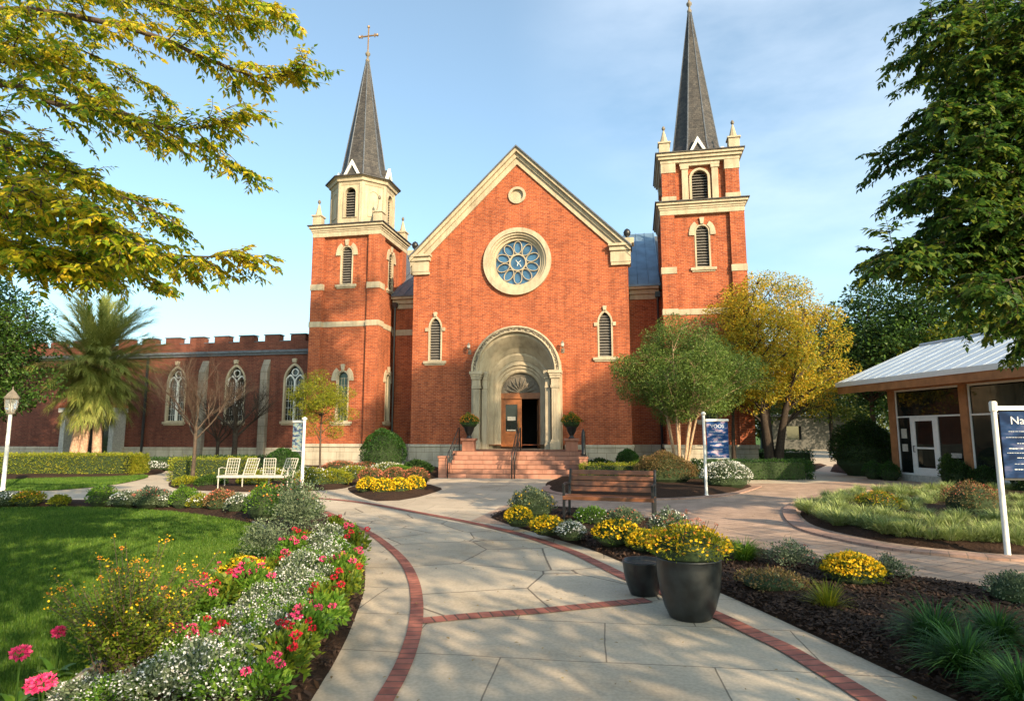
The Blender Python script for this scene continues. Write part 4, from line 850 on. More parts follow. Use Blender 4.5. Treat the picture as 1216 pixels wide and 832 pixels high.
def tree(name,label,loc,h0,crown,ncl,cr,nleaf,L,W,leafm,barkm,tr,seed,group=None,cat='tree',stems=1,spread=.3,split=.45,flat=.75,lean=(0,0),low=-1,twigs=True,surf=.55):
    """crown=(dx,dy,zc,rx,ry,rz) around the base; h0 = height where limbs begin"""
    rng=np.random.default_rng(seed); root=empty(name,loc,0,label,cat,group)
    dx,dy,zc,rx,ry,rz=crown; cs=[]; tries=0
    while len(cs)<ncl and tries<ncl*60:
        tries+=1; d=rng.normal(0,1,3); d/=np.linalg.norm(d); q=rng.uniform(.25,1)**.45 if rng.uniform()<surf+.2 else rng.uniform(0,1)
        wob=1+.22*math.sin(3*math.atan2(d[1],d[0])+seed)+.13*math.sin(5*d[2]+seed*2)
        c=np.array([dx,dy,zc])+d*np.array([rx,ry,rz])*q*wob*.86
        if c[2]<zc+rz*low: continue
        if all(np.linalg.norm((c-o)/np.array([1,1,.8]))>cr*.62 for o in cs): cs.append(c)
    b=MB(); top=Vector((dx*.8+lean[0],dy*.8+lean[1],zc+rz*.35)); st=[]
    for s in range(stems):
        a=2*PI*s/stems+seed; base=Vector((math.cos(a),math.sin(a),0))*(0 if stems==1 else spread*.35); tp=top+(Vector((math.cos(a)*rx*.45,math.sin(a)*ry*.45,0)) if stems>1 else Vector((0,0,0)))
        mid=(base+tp)/2+Vector((rng.uniform(-.1,.1)*h0,rng.uniform(-.1,.1)*h0,0)); 
        if stems>1: mid=base+Vector((math.cos(a)*spread,math.sin(a)*spread,(tp.z)*.5))
        ln=bez(base,mid,tp,10); st.append(ln); b.tube(ln,[tr*((1.35 if i==0 else 1.1 if i==1 else 1)-.85*i/10) for i in range(11)],n=9)
    for c in cs:
        c=Vector(c); ln=min(st,key=lambda l:min((p-c).length for p in l)); cand=[p for p in ln if p.z>=h0*.9 and p.z<c.z+.2] or [ln[5]]
        want=max(h0,c.z-(c-Vector((ln[5].x,ln[5].y,c.z))).length*.75); p0=min(cand,key=lambda p:abs(p.z-want)); 
        mid=p0.lerp(c,.5)+Vector((0,0,.12*(c-p0).length*(1 if c.z<zc else -.6))); l=bez(p0,mid,c,5); r0=tr*.32*min(1,(c-p0).length/rx+.2); b.tube(l,[max(.006,r0*(1-.85*i/5)) for i in range(6)],n=5,cap=False)
        if twigs:
            for j in range(4):
                d=Vector(rng.normal(0,1,3)).normalized()*cr*.8; d.z=abs(d.z)*.6; b.tube([c-(c-p0)*.12,c+d*.5,c+d],[.012*tr/.12,.008*tr/.12,.004],n=3,cap=False)
    b.build('trunk',barkm,root,smooth=True)
    parts=[clump_leaves(rng,c,(cr*rng.uniform(.75,1.25),cr*rng.uniform(.75,1.25),cr*flat*rng.uniform(.7,1.1)),int(nleaf*rng.uniform(.6,1.3)),L,W,surf=.25) for c in cs]
    V,F=merge(parts); npmesh('crown',V,F,leafm,root); return root
# ---- shrubs
def shrub_mesh(rng,rx,ry,rz,n,L,W,shape='mound',rough=.08):
    """leaf shell over a mound/box; z from 0"""
    if shape=='box':
        u=rng.uniform(-1,1,(n,3)); f=rng.integers(0,5,n); 
        for k in range(n):
            if f[k]==0: u[k,0]=1
            elif f[k]==1: u[k,0]=-1
            elif f[k]==2: u[k,1]=1
            elif f[k]==3: u[k,1]=-1
            else: u[k,2]=1
        P_=u*np.array([rx,ry,rz/2])+np.array([0,0,rz/2]); P_+=rng.normal(0,rough*.5,(n,3))*np.array([1,1,1]); P_*=1; D=u*1.0
    else:
        d=unit(rng.normal(0,1,(n,3))); d[:,2]=np.where(d[:,2]<-.25,-d[:,2],d[:,2]); q=1-np.abs(rng.normal(0,rough*2,n)); lump=1+rough*np.sin(5*d[:,0]+2)*np.cos(4*d[:,1]+1)+rough*.6*np.sin(9*d[:,2]+7*d[:,0])
        P_=d*np.array([rx,ry,rz*.62])*(q*lump)[:,None]+np.array([0,0,rz*.40]); D=d.copy()
    P_[:,2]=np.maximum(P_[:,2],.03); P_=P_+rng.normal(0,.012,P_.shape); D=D+rng.normal(0,.6,(n,3)); D[:,2]+=.35; Nn=D*.3+rng.normal(0,.7,(n,3)); Nn[:,2]+=.5
    l=L*rng.uniform(.6,1.3,n); return leaves(P_,D,Nn,l,l*W,.1)
def shrub(name,label,loc,rx,ry,rz,n,L,leafm,cat='shrub',group=None,shape='mound',seed=1,W=.5,fl=None,nf=0,fs=.02,fz=.3,rough=.08,rz_=0,core=True,fspread=1.0):
    rng=np.random.default_rng(seed); root=empty(name,loc,rz_,label,cat,group)
    parts=[shrub_mesh(rng,rx,ry,rz,n,L,W,shape,rough)]
    V,F=merge(parts); npmesh('foliage',V,F,leafm,root)
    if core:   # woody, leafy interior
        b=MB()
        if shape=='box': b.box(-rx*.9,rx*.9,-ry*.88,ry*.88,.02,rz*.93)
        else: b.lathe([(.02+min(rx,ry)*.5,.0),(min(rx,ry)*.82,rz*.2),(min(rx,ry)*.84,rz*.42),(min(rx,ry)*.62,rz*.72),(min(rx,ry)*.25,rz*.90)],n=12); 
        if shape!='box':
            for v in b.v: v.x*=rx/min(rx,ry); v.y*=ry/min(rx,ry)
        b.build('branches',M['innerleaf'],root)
    if fl is not None:
        flowers(rng,root,rx,ry,rz,nf,fs,fl,fz,fspread)
    return root
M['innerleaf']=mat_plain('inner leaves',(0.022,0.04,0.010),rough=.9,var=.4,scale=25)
def petals(rng,C,size,k=5,up=.6):
    """each centre becomes a small star of k petals"""
    n=len(C); ax=rng.normal(0,.45,(n,3)); ax[:,2]+=up; ax=unit(ax); t=unit(np.cross(ax,rng.normal(0,1,(n,3)))); s=np.cross(ax,t); out=[]
    for j in range(k):
        a=2*PI*j/k; d=t*math.cos(a)+s*math.sin(a)+ax*.25; out.append(leaves(C,d,ax,size*rng.uniform(.8,1.1,n),size*.75*np.ones(n),.05))
    return merge(out)
def flowers(rng,root,rx,ry,rz,nf,fs,flm,fz=.3,spread=1.0,name='flowers'):
    d=unit(rng.normal(0,1,(nf*3,3))); d=d[d[:,2]>fz][:nf]; P_=d*np.array([rx,ry,rz*.62])*rng.uniform(.96,1.08,len(d))[:,None]*np.array([spread,spread,1])+np.array([0,0,rz*.42]); V,F=petals(rng,P_,fs); npmesh(name,V,F,flm,root)
def heads(rng,root,pts,r,flm,n=60,fs=.012,name='flowers'):
    """dense round flower heads"""
    out=[]
    for p in pts:
        C,d=ball(rng,n,p,(r,r,r*.6),1.0); D=d; out.append(leaves(C,D+rng.normal(0,.3,(n,3)),rng.normal(0,1,(n,3)),fs*rng.uniform(.8,1.4,n),fs*.9*np.ones(n)))
    V,F=merge(out); npmesh(name,V,F,flm,root)
def blades(rng,n,L,w,spread=1.0,seg=4,base=.06,droop=1.0,tilt=(.1,.9)):
    a=rng.uniform(0,2*PI,n); el=rng.uniform(*tilt,n)*spread; P0=np.stack([np.cos(a)*base*rng.uniform(0,1,n),np.sin(a)*base*rng.uniform(0,1,n),np.zeros(n)],1); l=L*rng.uniform(.6,1.15,n)
    V=[];hd=np.stack([np.cos(a),np.sin(a),np.zeros(n)],1); sd=np.stack([-np.sin(a),np.cos(a),np.zeros(n)],1); p=P0.copy(); ang=el.copy(); rows=[]
    for s in range(seg+1):
        t=s/seg; wd=w*(1-.85*t**2)*(.6+.4*min(1,t*4)); rows.append(np.stack([p-sd*wd/2,p+sd*wd/2],1)); step=(l/seg)[:,None]; p=p+(hd*np.sin(ang)[:,None]+np.array([0,0,1])*np.cos(ang)[:,None])*step; ang=ang+droop*(.25+.35*t)*rng.uniform(.7,1.3,n)
        p[:,2]=np.maximum(p[:,2],.01)
    A=np.stack(rows,1).reshape(n,-1,3); k=(seg+1)*2; V=A.reshape(-1,3); i=np.arange(n)[:,None]*k; F=np.concatenate([i+np.array([[2*s,2*s+1,2*s+3,2*s+2]]) for s in range(seg)]); return V,F
def grassclump(name,label,loc,L,n,w,leafm,group=None,cat='plant',seed=1,fl=None,**k):
    rng=np.random.default_rng(seed); root=empty(name,loc,0,label,cat,group); V,F=blades(rng,n,L,w,**k); npmesh('blades',V,F,leafm,root); return root
# ---------------------------------------------------------------- background trees
def PX(px,D,z=0): return Vector(((px-608)/750*D,D,z))
for i,(px,D,h,r,m,lab,sd_) in enumerate([
    (1035,44,13.2,4.6,'l_dark','tall dark green tree behind the hedge and the near end of the pavilion roof',11),
    (1110,40,12.0,4.4,'l_green','tall green tree rising over the ridge end of the pavilion roof',12),
    (1180,37,9.6,3.6,'l_lime','yellow green tree standing behind the pavilion roof',13),
    (1250,42,15,5.0,'l_dark','dark green tree at the far edge behind the pavilion',14),
    (985,58,12.5,5.0,'l_far','distant olive tree beyond the end of the garden path',15),
    (1060,62,14,6,'l_far','distant olive tree beyond the dark hedge by the pavilion',16)]):
    tree('broadleaf_tree',lab,PX(px,D),h*.25,(0,0,h*.58,r,r,h*.42),60,1.25*r/4.4,300,.26,.6,M[m],M['darkbark'],.22,sd_,group='trees behind the pavilion',twigs=False)
for i,(px,D,lab) in enumerate([(905,70,'small distant tree far behind the golden tree'),(960,75,'small distant tree at the end of the garden path'),(1015,80,'small distant tree far behind the clipped hedge'),(1120,85,'large distant tree far behind the pavilion'),(850,66,'distant tree behind the right brick tower')]):
    tree('distant_tree',lab,PX(px,D),1.5,(0,0,5.0,4.5,4.5,4.2),30,1.7,170,.42,.6,M['l_far'],M['darkbark'],.2,40+i,group='distant trees',twigs=False)
# ---------------------------------------------------------------- left background tree, palm-like tree
tree('broadleaf_tree','dense green tree with a dark leaning trunk at the wall behind the lamp post',Vector((-21.6,25.5,0)),1.4,(-.2,0,5.0,3.0,2.6,3.4),75,.95,420,.14,.55,M['l_green'],M['darkbark'],.24,21,lean=(1.2,0),low=-.9)
def palm():
    rng=np.random.default_rng(5); loc=PX(106,28.5); root=empty('palm_tree',loc,0,'shaggy grey-green palm-like tree with three pink trunks behind the yellow hedge','tree')
    for (dx,tx,r) in ((-.45,-.05,.20),(-.05,.10,.16),(.62,.25,.18)):
        b=MB(); pts=[Vector((dx,0,0)),Vector((dx*.9,.0,.9)),Vector((dx*.6+tx*.4,.05,2.0)),Vector((tx,.1,3.6)),Vector((tx,.1,4.6))]; b.tube(catmull(pts,False,5),[r*(1.15-.3*i/20) for i in range(21)],n=12); b.build('trunk',M['palmbark'],root,smooth=True)
    parts=[]
    def frond(h,az,el,Lr,nn,sp=.16,dr=.5):
        # rachis points
        pts=[np.array(h)]; ang=el; hd=np.array([math.cos(az),math.sin(az),0.]); K=8
        for k in range(K): pts.append(pts[-1]+(hd*math.sin(ang)+np.array([0,0,1.])*math.cos(ang))*Lr/K); ang=min(3.0,ang+dr/K*(.6+k/K))
        pts=np.array(pts); t=rng.uniform(.12,.98,nn)*K; i=np.minimum(K-1,t.astype(int)); f=(t-i)[:,None]; P_=pts[i]*(1-f)+pts[i+1]*f; T=unit(pts[i+1]-pts[i]); side=np.cross(T,[0,0,1.]); side=unit(side+1e-6); up_=np.cross(side,T)
        sg=rng.choice([-1,1],nn)[:,None]; D=unit(T*1.0+side*sg*rng.uniform(.15,.55,(nn,1))+up_*rng.normal(.0,.2,(nn,1))); l=rng.uniform(.45,.8,nn)*(1.05-.35*t/K)*Lr/2.4; w=.016*np.ones(nn); S=unit(np.cross(D,up_)); 
        g=np.array([0,0,-1.]); P1=P_+D*l[:,None]*.5; P2=P_+D*l[:,None]+g*l[:,None]*.22
        V=np.concatenate([P_-S*w[:,None]*.5,P_+S*w[:,None]*.5,P1+S*w[:,None]*.5,P1-S*w[:,None]*.5,P2]); k=np.arange(nn); return V,[np.stack([k,k+nn,k+2*nn,k+3*nn],1),np.stack([k+3*nn,k+2*nn,k+4*nn,k+4*nn],1)]
    Vs=[];Fs=[];Ts=[];off=0
    heads_=[((.1,.1,4.8),80,(.1,1.75),3.2),((.3,.15,5.3),30,(-.3,1.0),2.6),((-.5,.1,4.7),38,(.9,1.9),3.0),((.8,.1,4.7),34,(.9,1.9),2.7),((.1,.15,4.4),60,(1.8,2.7),2.5)]
    for h,nf,(e0,e1),Lr in heads_:
        for k in range(nf):
            v,f=frond(h,rng.uniform(0,2*PI),rng.uniform(e0,e1),Lr*rng.uniform(.8,1.1),150,dr=.45 if e0<1.5 else .2); Vs.append(v); Fs.append(f[0]+off); Ts.append(f[1][:,:3]+off); off+=len(v)
    V=np.concatenate(Vs); F=np.concatenate(Fs); T3=np.concatenate(Ts)
    me=bpy.data.meshes.new('fronds'); nq,nt3=len(F),len(T3); me.vertices.add(len(V)); me.vertices.foreach_set('co',V.astype(np.float32).ravel()); me.loops.add(nq*4+nt3*3); me.loops.foreach_set('vertex_index',np.concatenate([F.ravel(),T3.ravel()]).astype(np.int32)); me.polygons.add(nq+nt3); me.polygons.foreach_set('loop_start',np.concatenate([np.arange(nq)*4,nq*4+np.arange(nt3)*3]).astype(np.int32)); me.update(calc_edges=True); link('fronds',me,M['l_palm'],root)
# blades clamps z>0.01 before offset: use own droop clamp off
_bl=blades
def blades(rng,n,L,w,spread=1.0,seg=4,base=.06,droop=1.0,tilt=(.1,.9),clamp=True):
    a=rng.uniform(0,2*PI,n); el=rng.uniform(*tilt,n)*spread; bb=rng.uniform(0,1,n)*base; P0=np.stack([np.cos(a)*bb,np.sin(a)*bb,np.zeros(n)],1); l=L*rng.uniform(.6,1.15,n)
    hd=np.stack([np.cos(a),np.sin(a),np.zeros(n)],1); sd=np.stack([-np.sin(a),np.cos(a),np.zeros(n)],1); p=P0.copy(); ang=el.copy(); rows=[]
    for s in range(seg+1):
        t=s/seg; wd=w*(1-.85*t**2)*(.6+.4*min(1,t*4)); rows.append(np.stack([p-sd*wd/2,p+sd*wd/2],1)); step=(l/seg)[:,None]; p=p+(hd*np.sin(ang)[:,None]+np.array([0,0,1])*np.cos(ang)[:,None])*step; ang=np.minimum(3.0,ang+droop*(.25+.35*t)*rng.uniform(.7,1.3,n))
        if clamp: p[:,2]=np.maximum(p[:,2],.01)
    A=np.stack(rows,1).reshape(n,-1,3); k=(seg+1)*2; i=np.arange(n)[:,None]*k; F=np.concatenate([i+np.array([[2*s,2*s+1,2*s+3,2*s+2]]) for s in range(seg)]); return A.reshape(-1,3),F
def blades_free(*a,**k): return blades(*a,clamp=False,**k)
_p=blades; 
import types
src_bl=blades
def palm_build():
    global blades
    blades=blades_free2; palm(); blades=src_bl
def blades_free2(*a,**k): return src_bl(*a,clamp=False,**k)
palm_build()
# ---------------------------------------------------------------- bare trees
def bare(name,label,loc,h,r,seed,mat,spread=.55,levels=5,z0=.25,ll=.2):
    rng=random.Random(seed); root=empty(name,loc,0,label,'tree'); b=MB(); tw=MB()
    def grow(p,d,l,rad,lv):
        pts=[p]; q=p.copy(); dd=d.copy()
        for i in range(3): dd=(dd+Vector((rng.uniform(-.18,.18),rng.uniform(-.18,.18),rng.uniform(-.04,.12)))).normalized(); q=q+dd*l/3; pts.append(q.copy())
        (b if lv<2 else tw).tube(pts,[rad,rad*.88,rad*.76,rad*.66],n=6 if lv<2 else 3,cap=False)
        if lv>=levels: return
        for k in range(rng.randint(3,4) if lv<3 else rng.randint(2,4)):
            t=rng.uniform(.45,1.0) if k else 1.0; o=pts[min(3,int(t*3))] if t<1 else pts[3]
            nd=(dd+Vector((rng.uniform(-1,1),rng.uniform(-1,1),rng.uniform(-.25,.75)))*spread*(1.1+.15*lv)).normalized(); grow(o,nd,l*rng.uniform(.62,.86),rad*.56*rng.uniform(.8,1),lv+1)
    tr=Vector((0,0,1)); hh=h*z0; b.tube([(0,0,0),(.02,0,hh*.5),(0,.02,hh)],[r*1.3,r*1.02,r],n=9,cap=False)
    for k in range(6): 
        z=hh*(.75+.25*k/5) if k<5 else hh; a=k*2.4; grow(Vector((0,.02,z)),Vector((math.cos(a)*.75,math.sin(a)*.75,.75 if k<5 else 2)).normalized(),h*ll,r*.55,1)
    b.build('trunk',mat,root,smooth=True); tw.build('twigs',M['twig'] if mat is not M['darkbark'] else M['darkbark'],root)
bare('bare_tree','slender leafless tree with pale brown twigs beside the white garden bench',PX(235,20.6),6.2,.055,3,M['bark'],spread=.52,levels=6,z0=.30,ll=.155)
bare('bare_tree','taller dark leafless tree close to the battlemented wing',PX(282,30.5),7.2,.12,8,M['darkbark'],levels=6,z0=.26,ll=.15)
bare('bare_tree','dark leafless tree whose trunk stands left of the taller dark one by the wing',PX(262,31.5),5.6,.08,9,M['darkbark'],levels=5,ll=.15)
# ---------------------------------------------------------------- mid trees
tree('young_tree','slim young tree with thin green crown in front of the left brick tower',PX(384,24.5),1.1,(0,0,2.8,1.2,1.1,1.3),40,.36,560,.055,.5,M['l_lime'],M['bark'],.05,31,low=-.9)
tree('crepe_myrtle','multi-stemmed grey-green tree with pale stems in the round island bed',PX(806,20.6),1.9,(.25,0,3.55,2.35,2.0,1.85),110,.52,800,.06,.5,M['l_myrtle'],M['palebark'],.055,32,stems=7,spread=.28,low=-.75)
tree('golden_tree','large golden yellow autumn tree in front of the right brick tower',PX(914,25.2),1.6,(.35,.3,4.9,3.3,2.6,3.4),125,.66,560,.095,.5,M['l_gold'],M['darkbark'],.19,33,stems=3,spread=.35,low=-.72)
tree('small_tree','small dark-trunked tree behind the blue banner at the foot of the right tower',PX(868,26.2),1.6,(.2,0,3.7,1.5,1.3,1.6),26,.5,420,.08,.5,M['l_green'],M['darkbark'],.11,34,low=-.6)
SHADE_T=[((-15.8,33,3.2),50,6.2,3.1,2.0,'tall high-crowned tree behind the viewpoint'),((-30,34,3),52,5.0,2.8,1,'tall high-crowned tree behind the viewpoint'),((-3.4,29.3,2.4),43,2.6,2.5,2.2,'tall high-crowned tree behind the viewpoint'),((4.8,28,2.0),44,2.4,2.2,1.9,'tall high-crowned tree behind the viewpoint'),
((-8.5,10.0,0),14,3.6,1.5,.55,'broad low tree behind the viewpoint'),((-6.5,6.0,0),12,3.0,1.3,.6,'broad low tree behind the viewpoint'),((1.6,5.0,0),12,2.9,1.3,.55,'broad low tree behind the viewpoint'),((5.2,7.4,0),14,2.8,1.1,.6,'broad low tree behind the viewpoint'),((-12.5,13,0),18,2.6,1.0,.6,'broad low tree behind the viewpoint'),((-1.5,10,0),20,2.2,.8,.5,'broad low tree behind the viewpoint')]
# ---------------------------------------------------------------- overhanging branches in the foreground
def limb_tree(name,label,trunk_pts,trunk_r,limbs,leafm,barkm,seed,ll=.075,twl=(.35,.8),dens=9,sub=4,leafgap=.035,droop=.35,W=.42,up=0.1):
    """limbs: lists of 3D points (+ start radius). Twigs alternate along a limb; each carries paired leaves"""
    rng=np.random.default_rng(seed); root=empty(name,trunk_pts[0],0,label,'tree'); o=Vector(trunk_pts[0])
    b=MB(); tp=catmull([Vector(p)-o for p in trunk_pts],False,5); b.tube(tp,[trunk_r*(1.2-.7*i/len(tp)) for i in range(len(tp))],n=12); b.build('trunk',barkm,root,smooth=True)
    P_=[];D_=[];N_=[];L_=[]; tb=MB()
    def twig(p,d,l,r,lv):
        pts=[p]; q=Vector(p); dd=Vector(d); n=5
        for i in range(n): dd=(dd+Vector((rng.normal(0,.09),rng.normal(0,.09),-droop*.16+rng.normal(0,.05)))).normalized(); q=q+dd*l/n; pts.append(q.copy())
        tb.tube(pts,[r*(1-.75*i/n) for i in range(n+1)],n=3 if r<.012 else 4,cap=False)
        k=int(l/leafgap); side=dd.cross(Vector((0,0,1))).normalized()
        for j in range(k):
            t=(j+.5)/k*n; i=int(t); a=pts[i].lerp(pts[i+1],t-i); tan=(pts[i+1]-pts[i]).normalized(); sd_=tan.cross(Vector((0,0,1))).normalized()
            for s in (-1,1):
                if rng.uniform()<.12: continue
                v=tan*.55+sd_*s*.9+Vector((rng.normal(0,.2),rng.normal(0,.2),-.35+rng.normal(0,.25))); P_.append(a); D_.append(v); N_.append((rng.normal(0,.5),rng.normal(-.25,.5),.8)); L_.append(ll*rng.uniform(.45,1.4)*(1-.35*(t/n)**3))
        P_.append(pts[-1]); D_.append(dd); N_.append((0,0,1)); L_.append(ll*.8)
        if lv<1:
            for j in range(sub):
                t=.2+.75*(j+rng.uniform(0,.6))/sub; a=pts[int(t*n)]; s=1 if j%2 else -1; nd=(dd*.8+side*s*rng.uniform(.4,.9)+Vector((0,0,rng.normal(-.05,.25)))).normalized(); twig(a,nd,l*rng.uniform(.35,.6),r*.6,lv+1)
    lb=MB()
    for pts,r0,den in limbs:
        c=catmull([Vector(p)-o for p in pts],False,6); n=len(c); ln=sum((c[i+1]-c[i]).length for i in range(n-1)); lb.tube(c,[max(.005,r0*.62*(1-.88*i/(n-1))) for i in range(n)],n=7,cap=False)
        k=int(ln*dens*den)
        for j in range(k):
            t=(.12+.88*(j+rng.uniform(0,1))/k)*(n-1); i=min(n-2,int(t)); a=c[i].lerp(c[i+1],t-i); tan=(c[i+1]-c[i]).normalized(); sd_=tan.cross(Vector((0,0,1))).normalized(); s=1 if j%2 else -1
            d=(tan*rng.uniform(.5,1.1)+sd_*s*rng.uniform(.2,.95)+Vector((0,0,rng.normal(up,.38)))).normalized(); twig(a,d,rng.uniform(*twl)*(1-.45*t/n),.008,0)
        twig(c[-1],(c[-1]-c[-2]).normalized(),twl[0]*.9,.006,0)
    lb.build('limbs',barkm,root,smooth=True); tb.build('twigs',barkm,root)
    V,F=leaves(np.array([tuple(p) for p in P_]),np.array([tuple(p) for p in D_]),np.array(N_),np.array(L_),np.array(L_)*W,.12,.06); npmesh('leaves',V,F,leafm,root)
    print(name,'leaves',len(P_)); return root
def pl(pts): return [ad(*p) for p in pts]
LT=(-8.6,6.2)
limbsL=[
 (pl([(-420,60,6.2),(-120,30,6.2),(0,12,6.0),(90,20,5.8),(180,42,5.6),(250,72,5.6),(310,92,5.7),(352,86,5.8)]),.075,1.0),
 (pl([(-420,120,6.2),(-150,90,6.6),(0,72,6.8),(90,108,6.8),(160,140,6.7),(225,170,6.6),(285,198,6.6)]),.07,1.0),
 (pl([(-420,160,6.2),(-150,120,5.6),(0,100,5.3),(70,125,5.2),(130,132,5.2),(190,150,5.3),(240,152,5.4),(275,142,5.5)]),.06,.8),
 (pl([(-420,200,6.2),(-100,140,6.4),(40,170,6.5),(110,215,6.5),(160,240,6.5),(205,262,6.6)]),.055,.8),
 (pl([(-420,260,6.2),(-100,230,6.0),(0,255,5.9),(90,285,5.8),(170,300,5.8),(240,305,5.8),(285,303,5.9)]),.065,1.15),
 (pl([(-420,280,6.2),(-100,280,6.6),(0,295,6.8),(80,305,6.8),(140,315,6.8),(180,330,6.9)]),.05,1.1),
 (pl([(-420,20,6.2),(-120,-40,6.4),(40,-30,6.4),(140,-10,6.3),(220,12,6.2),(290,22,6.2)]),.06,1.1),
 (pl([(-420,0,6.2),(-100,-90,5.6),(60,-80,5.6),(160,-50,5.6),(250,-20,5.7),(330,15,5.8)]),.05,.9),
 (pl([(-420,230,6.2),(-100,210,5.0),(0,215,4.8),(60,240,4.7),(110,262,4.7),(150,290,4.7)]),.04,1.3),
 (pl([(-420,290,6.2),(-100,290,5.4),(0,300,5.2),(50,312,5.2),(95,318,5.2)]),.04,1.0),
 (pl([(-420,200,6.2),(-200,190,7.2),(-20,200,7.6),(70,235,7.6),(130,262,7.6)]),.05,1.2),
 (pl([(-420,40,6.2),(-160,10,7.2),(-20,40,7.4),(60,50,7.4),(120,70,7.4),(190,110,7.4)]),.045,1.0),
 (pl([(-420,150,6.2),(-120,160,5.6),(-20,165,5.4),(40,190,5.3),(90,205,5.3)]),.04,1.1),
 (pl([(-420,250,6.2),(-160,245,6.4),(-30,255,6.4),(60,270,6.4),(130,285,6.4),(170,300,6.4)]),.045,1.1),
 (pl([(-420,270,6.2),(-160,270,5.2),(-30,285,5.0),(40,300,4.9),(90,312,4.9)]),.04,1.5),
 (pl([(-420,-20,6.2),(-160,-20,7.0),(0,-12,7.0),(100,-6,7.0),(180,0,7.0),(235,10,7.0)]),.04,1.2),
 (pl([(-420,60,6.2),(-160,60,5.4),(-20,55,5.4),(50,70,5.4),(105,92,5.4)]),.04,.9),
]
limb_tree('overhanging_tree','golden green overhanging tree reaching in with bare reddish limbs over the lawn',[(-9.2,6.2,0),(-9.0,6.2,2),(-8.7,6.2,4),(-8.6,6.3,6.5),(-8.8,6.2,9)],.26,limbsL,M['l_canopyL'],M['bark'],7,ll=.082,dens=6.3,twl=(.35,.8),W=.46)
RT=Vector((11.5,8.5,0))
limbsR=[]
rg=random.Random(12)
tipsR=[(1085,130),(1100,165),(1095,205),(1110,245),(1095,265),(1140,220),(1145,265),(1165,305),(1190,245),(1140,140),(1165,110),(1190,70),(1150,60),(1180,330),(1210,365),(1040,305),(1085,312),(1150,325),(1100,5),(1085,20),(1078,60),(1090,85),(1052,182),(1075,150),(1062,226),(1085,235),(1030,300),(1070,290),(1060,305),(1110,320),(1130,345),(1165,345),(1185,385),(1205,398),(1110,40),(1130,100),(1115,130),(1120,200),(1130,250),(1150,300),(1160,60),(1170,150),(1180,220),(1190,280),(1200,340),(1195,20),(1140,10),(1205,110),(1150,180),(1215,180),(1215,250),(1120,270),(1215,310),(1180,100)]
for i,(x,y) in enumerate(tipsR):
    D=rg.uniform(6.6,9.6); t=ad(x+16,y+3,D); s=Vector((11.3,8.6,max(3.6,t.z*.75+.9))); mid=s.lerp(t,.5)+Vector((0,rg.uniform(-.3,.3),.35)); m2=s.lerp(t,.82)+Vector((0,0,.22))
    limbsR.append(([s,mid,m2,t],.05,1.0))
limb_tree('overhanging_tree','deep green overhanging tree filling the corner above the pavilion',[(12.2,8.8,0),(12.0,8.7,2.5),(11.4,8.6,5),(11.3,8.6,9)],.3,limbsR,M['l_canopyR'],M['darkbark'],9,ll=.105,dens=5.6,twl=(.4,1.0),W=.5,up=.12,droop=.55)
# trees behind the photographer, whose shade dapples the path and the lawn
for i,(T,d,rx,rv,dn,lab) in enumerate(SHADE_T):
    c=Vector(T)+SDIR*d
    tree('shade_tree',lab,Vector((c.x,c.y,0)),c.z-rv*1.6,(0,0,c.z,rx,rx,rv),int((13+9*rx*rx*.32)*dn),1.0 if dn>.9 else .8,230,.26 if dn>.9 else .16,.6,M['l_green'],M['darkbark'],.28 if d>30 else .2,60+i,group='shade trees behind the viewpoint',twigs=False)
# ---------------------------------------------------------------- lawn grass
def lawn_grass(poly,n,name,label,h=(.03,.055),far=40,seed=1,pw=1.7):
    rng=np.random.default_rng(seed); X=np.array([p.x for p in poly]);Y=np.array([p.y for p in poly]); out=[]; got=0; PXs=[];PYs=[]
    while got<n:
        x=rng.uniform(max(X.min(),-22),X.max(),n); y=Y.min()+(Y.max()-Y.min())*rng.uniform(0,1,n)**1.3; ok=inside(poly,x,y)&(y>2.4)&(x>-.9*y-1.5)&(y<far); d=np.hypot(x,y); ok&=rng.uniform(0,1,n)<np.clip((5/d)**pw,0,1); PXs.append(x[ok]);PYs.append(y[ok]); got+=ok.sum()
    x=np.concatenate(PXs)[:n];y=np.concatenate(PYs)[:n]; d=np.hypot(x,y); s=np.clip(d/7,1,3.0); a=rng.uniform(0,6.28,n); t=rng.normal(0,.35,n); hh=rng.uniform(*h,n)*(1+.15*(s-1)); w=.0045*s
    P0=np.stack([x,y,np.full(n,.017)],1); sd_=np.stack([np.cos(a),np.sin(a),np.zeros(n)],1)*w[:,None]; tip=P0+np.stack([-np.sin(a)*np.sin(t)*hh,np.cos(a)*np.sin(t)*hh,np.cos(t)*hh],1)
    V=np.concatenate([P0-sd_,P0+sd_,tip]); i=np.arange(n); tag(npmesh(name,V,np.stack([i,i+n,i+2*n],1),M['grass']),label,'grass',kind='stuff')
lawn_grass(LAWN,420000,'lawn_grass','short mown grass of the large curved lawn',seed=3)
lawn_grass(LAWN2,60000,'lawn_grass','short mown grass of the small lawn by the yellow hedge',h=(.04,.06),seed=4,pw=.3)
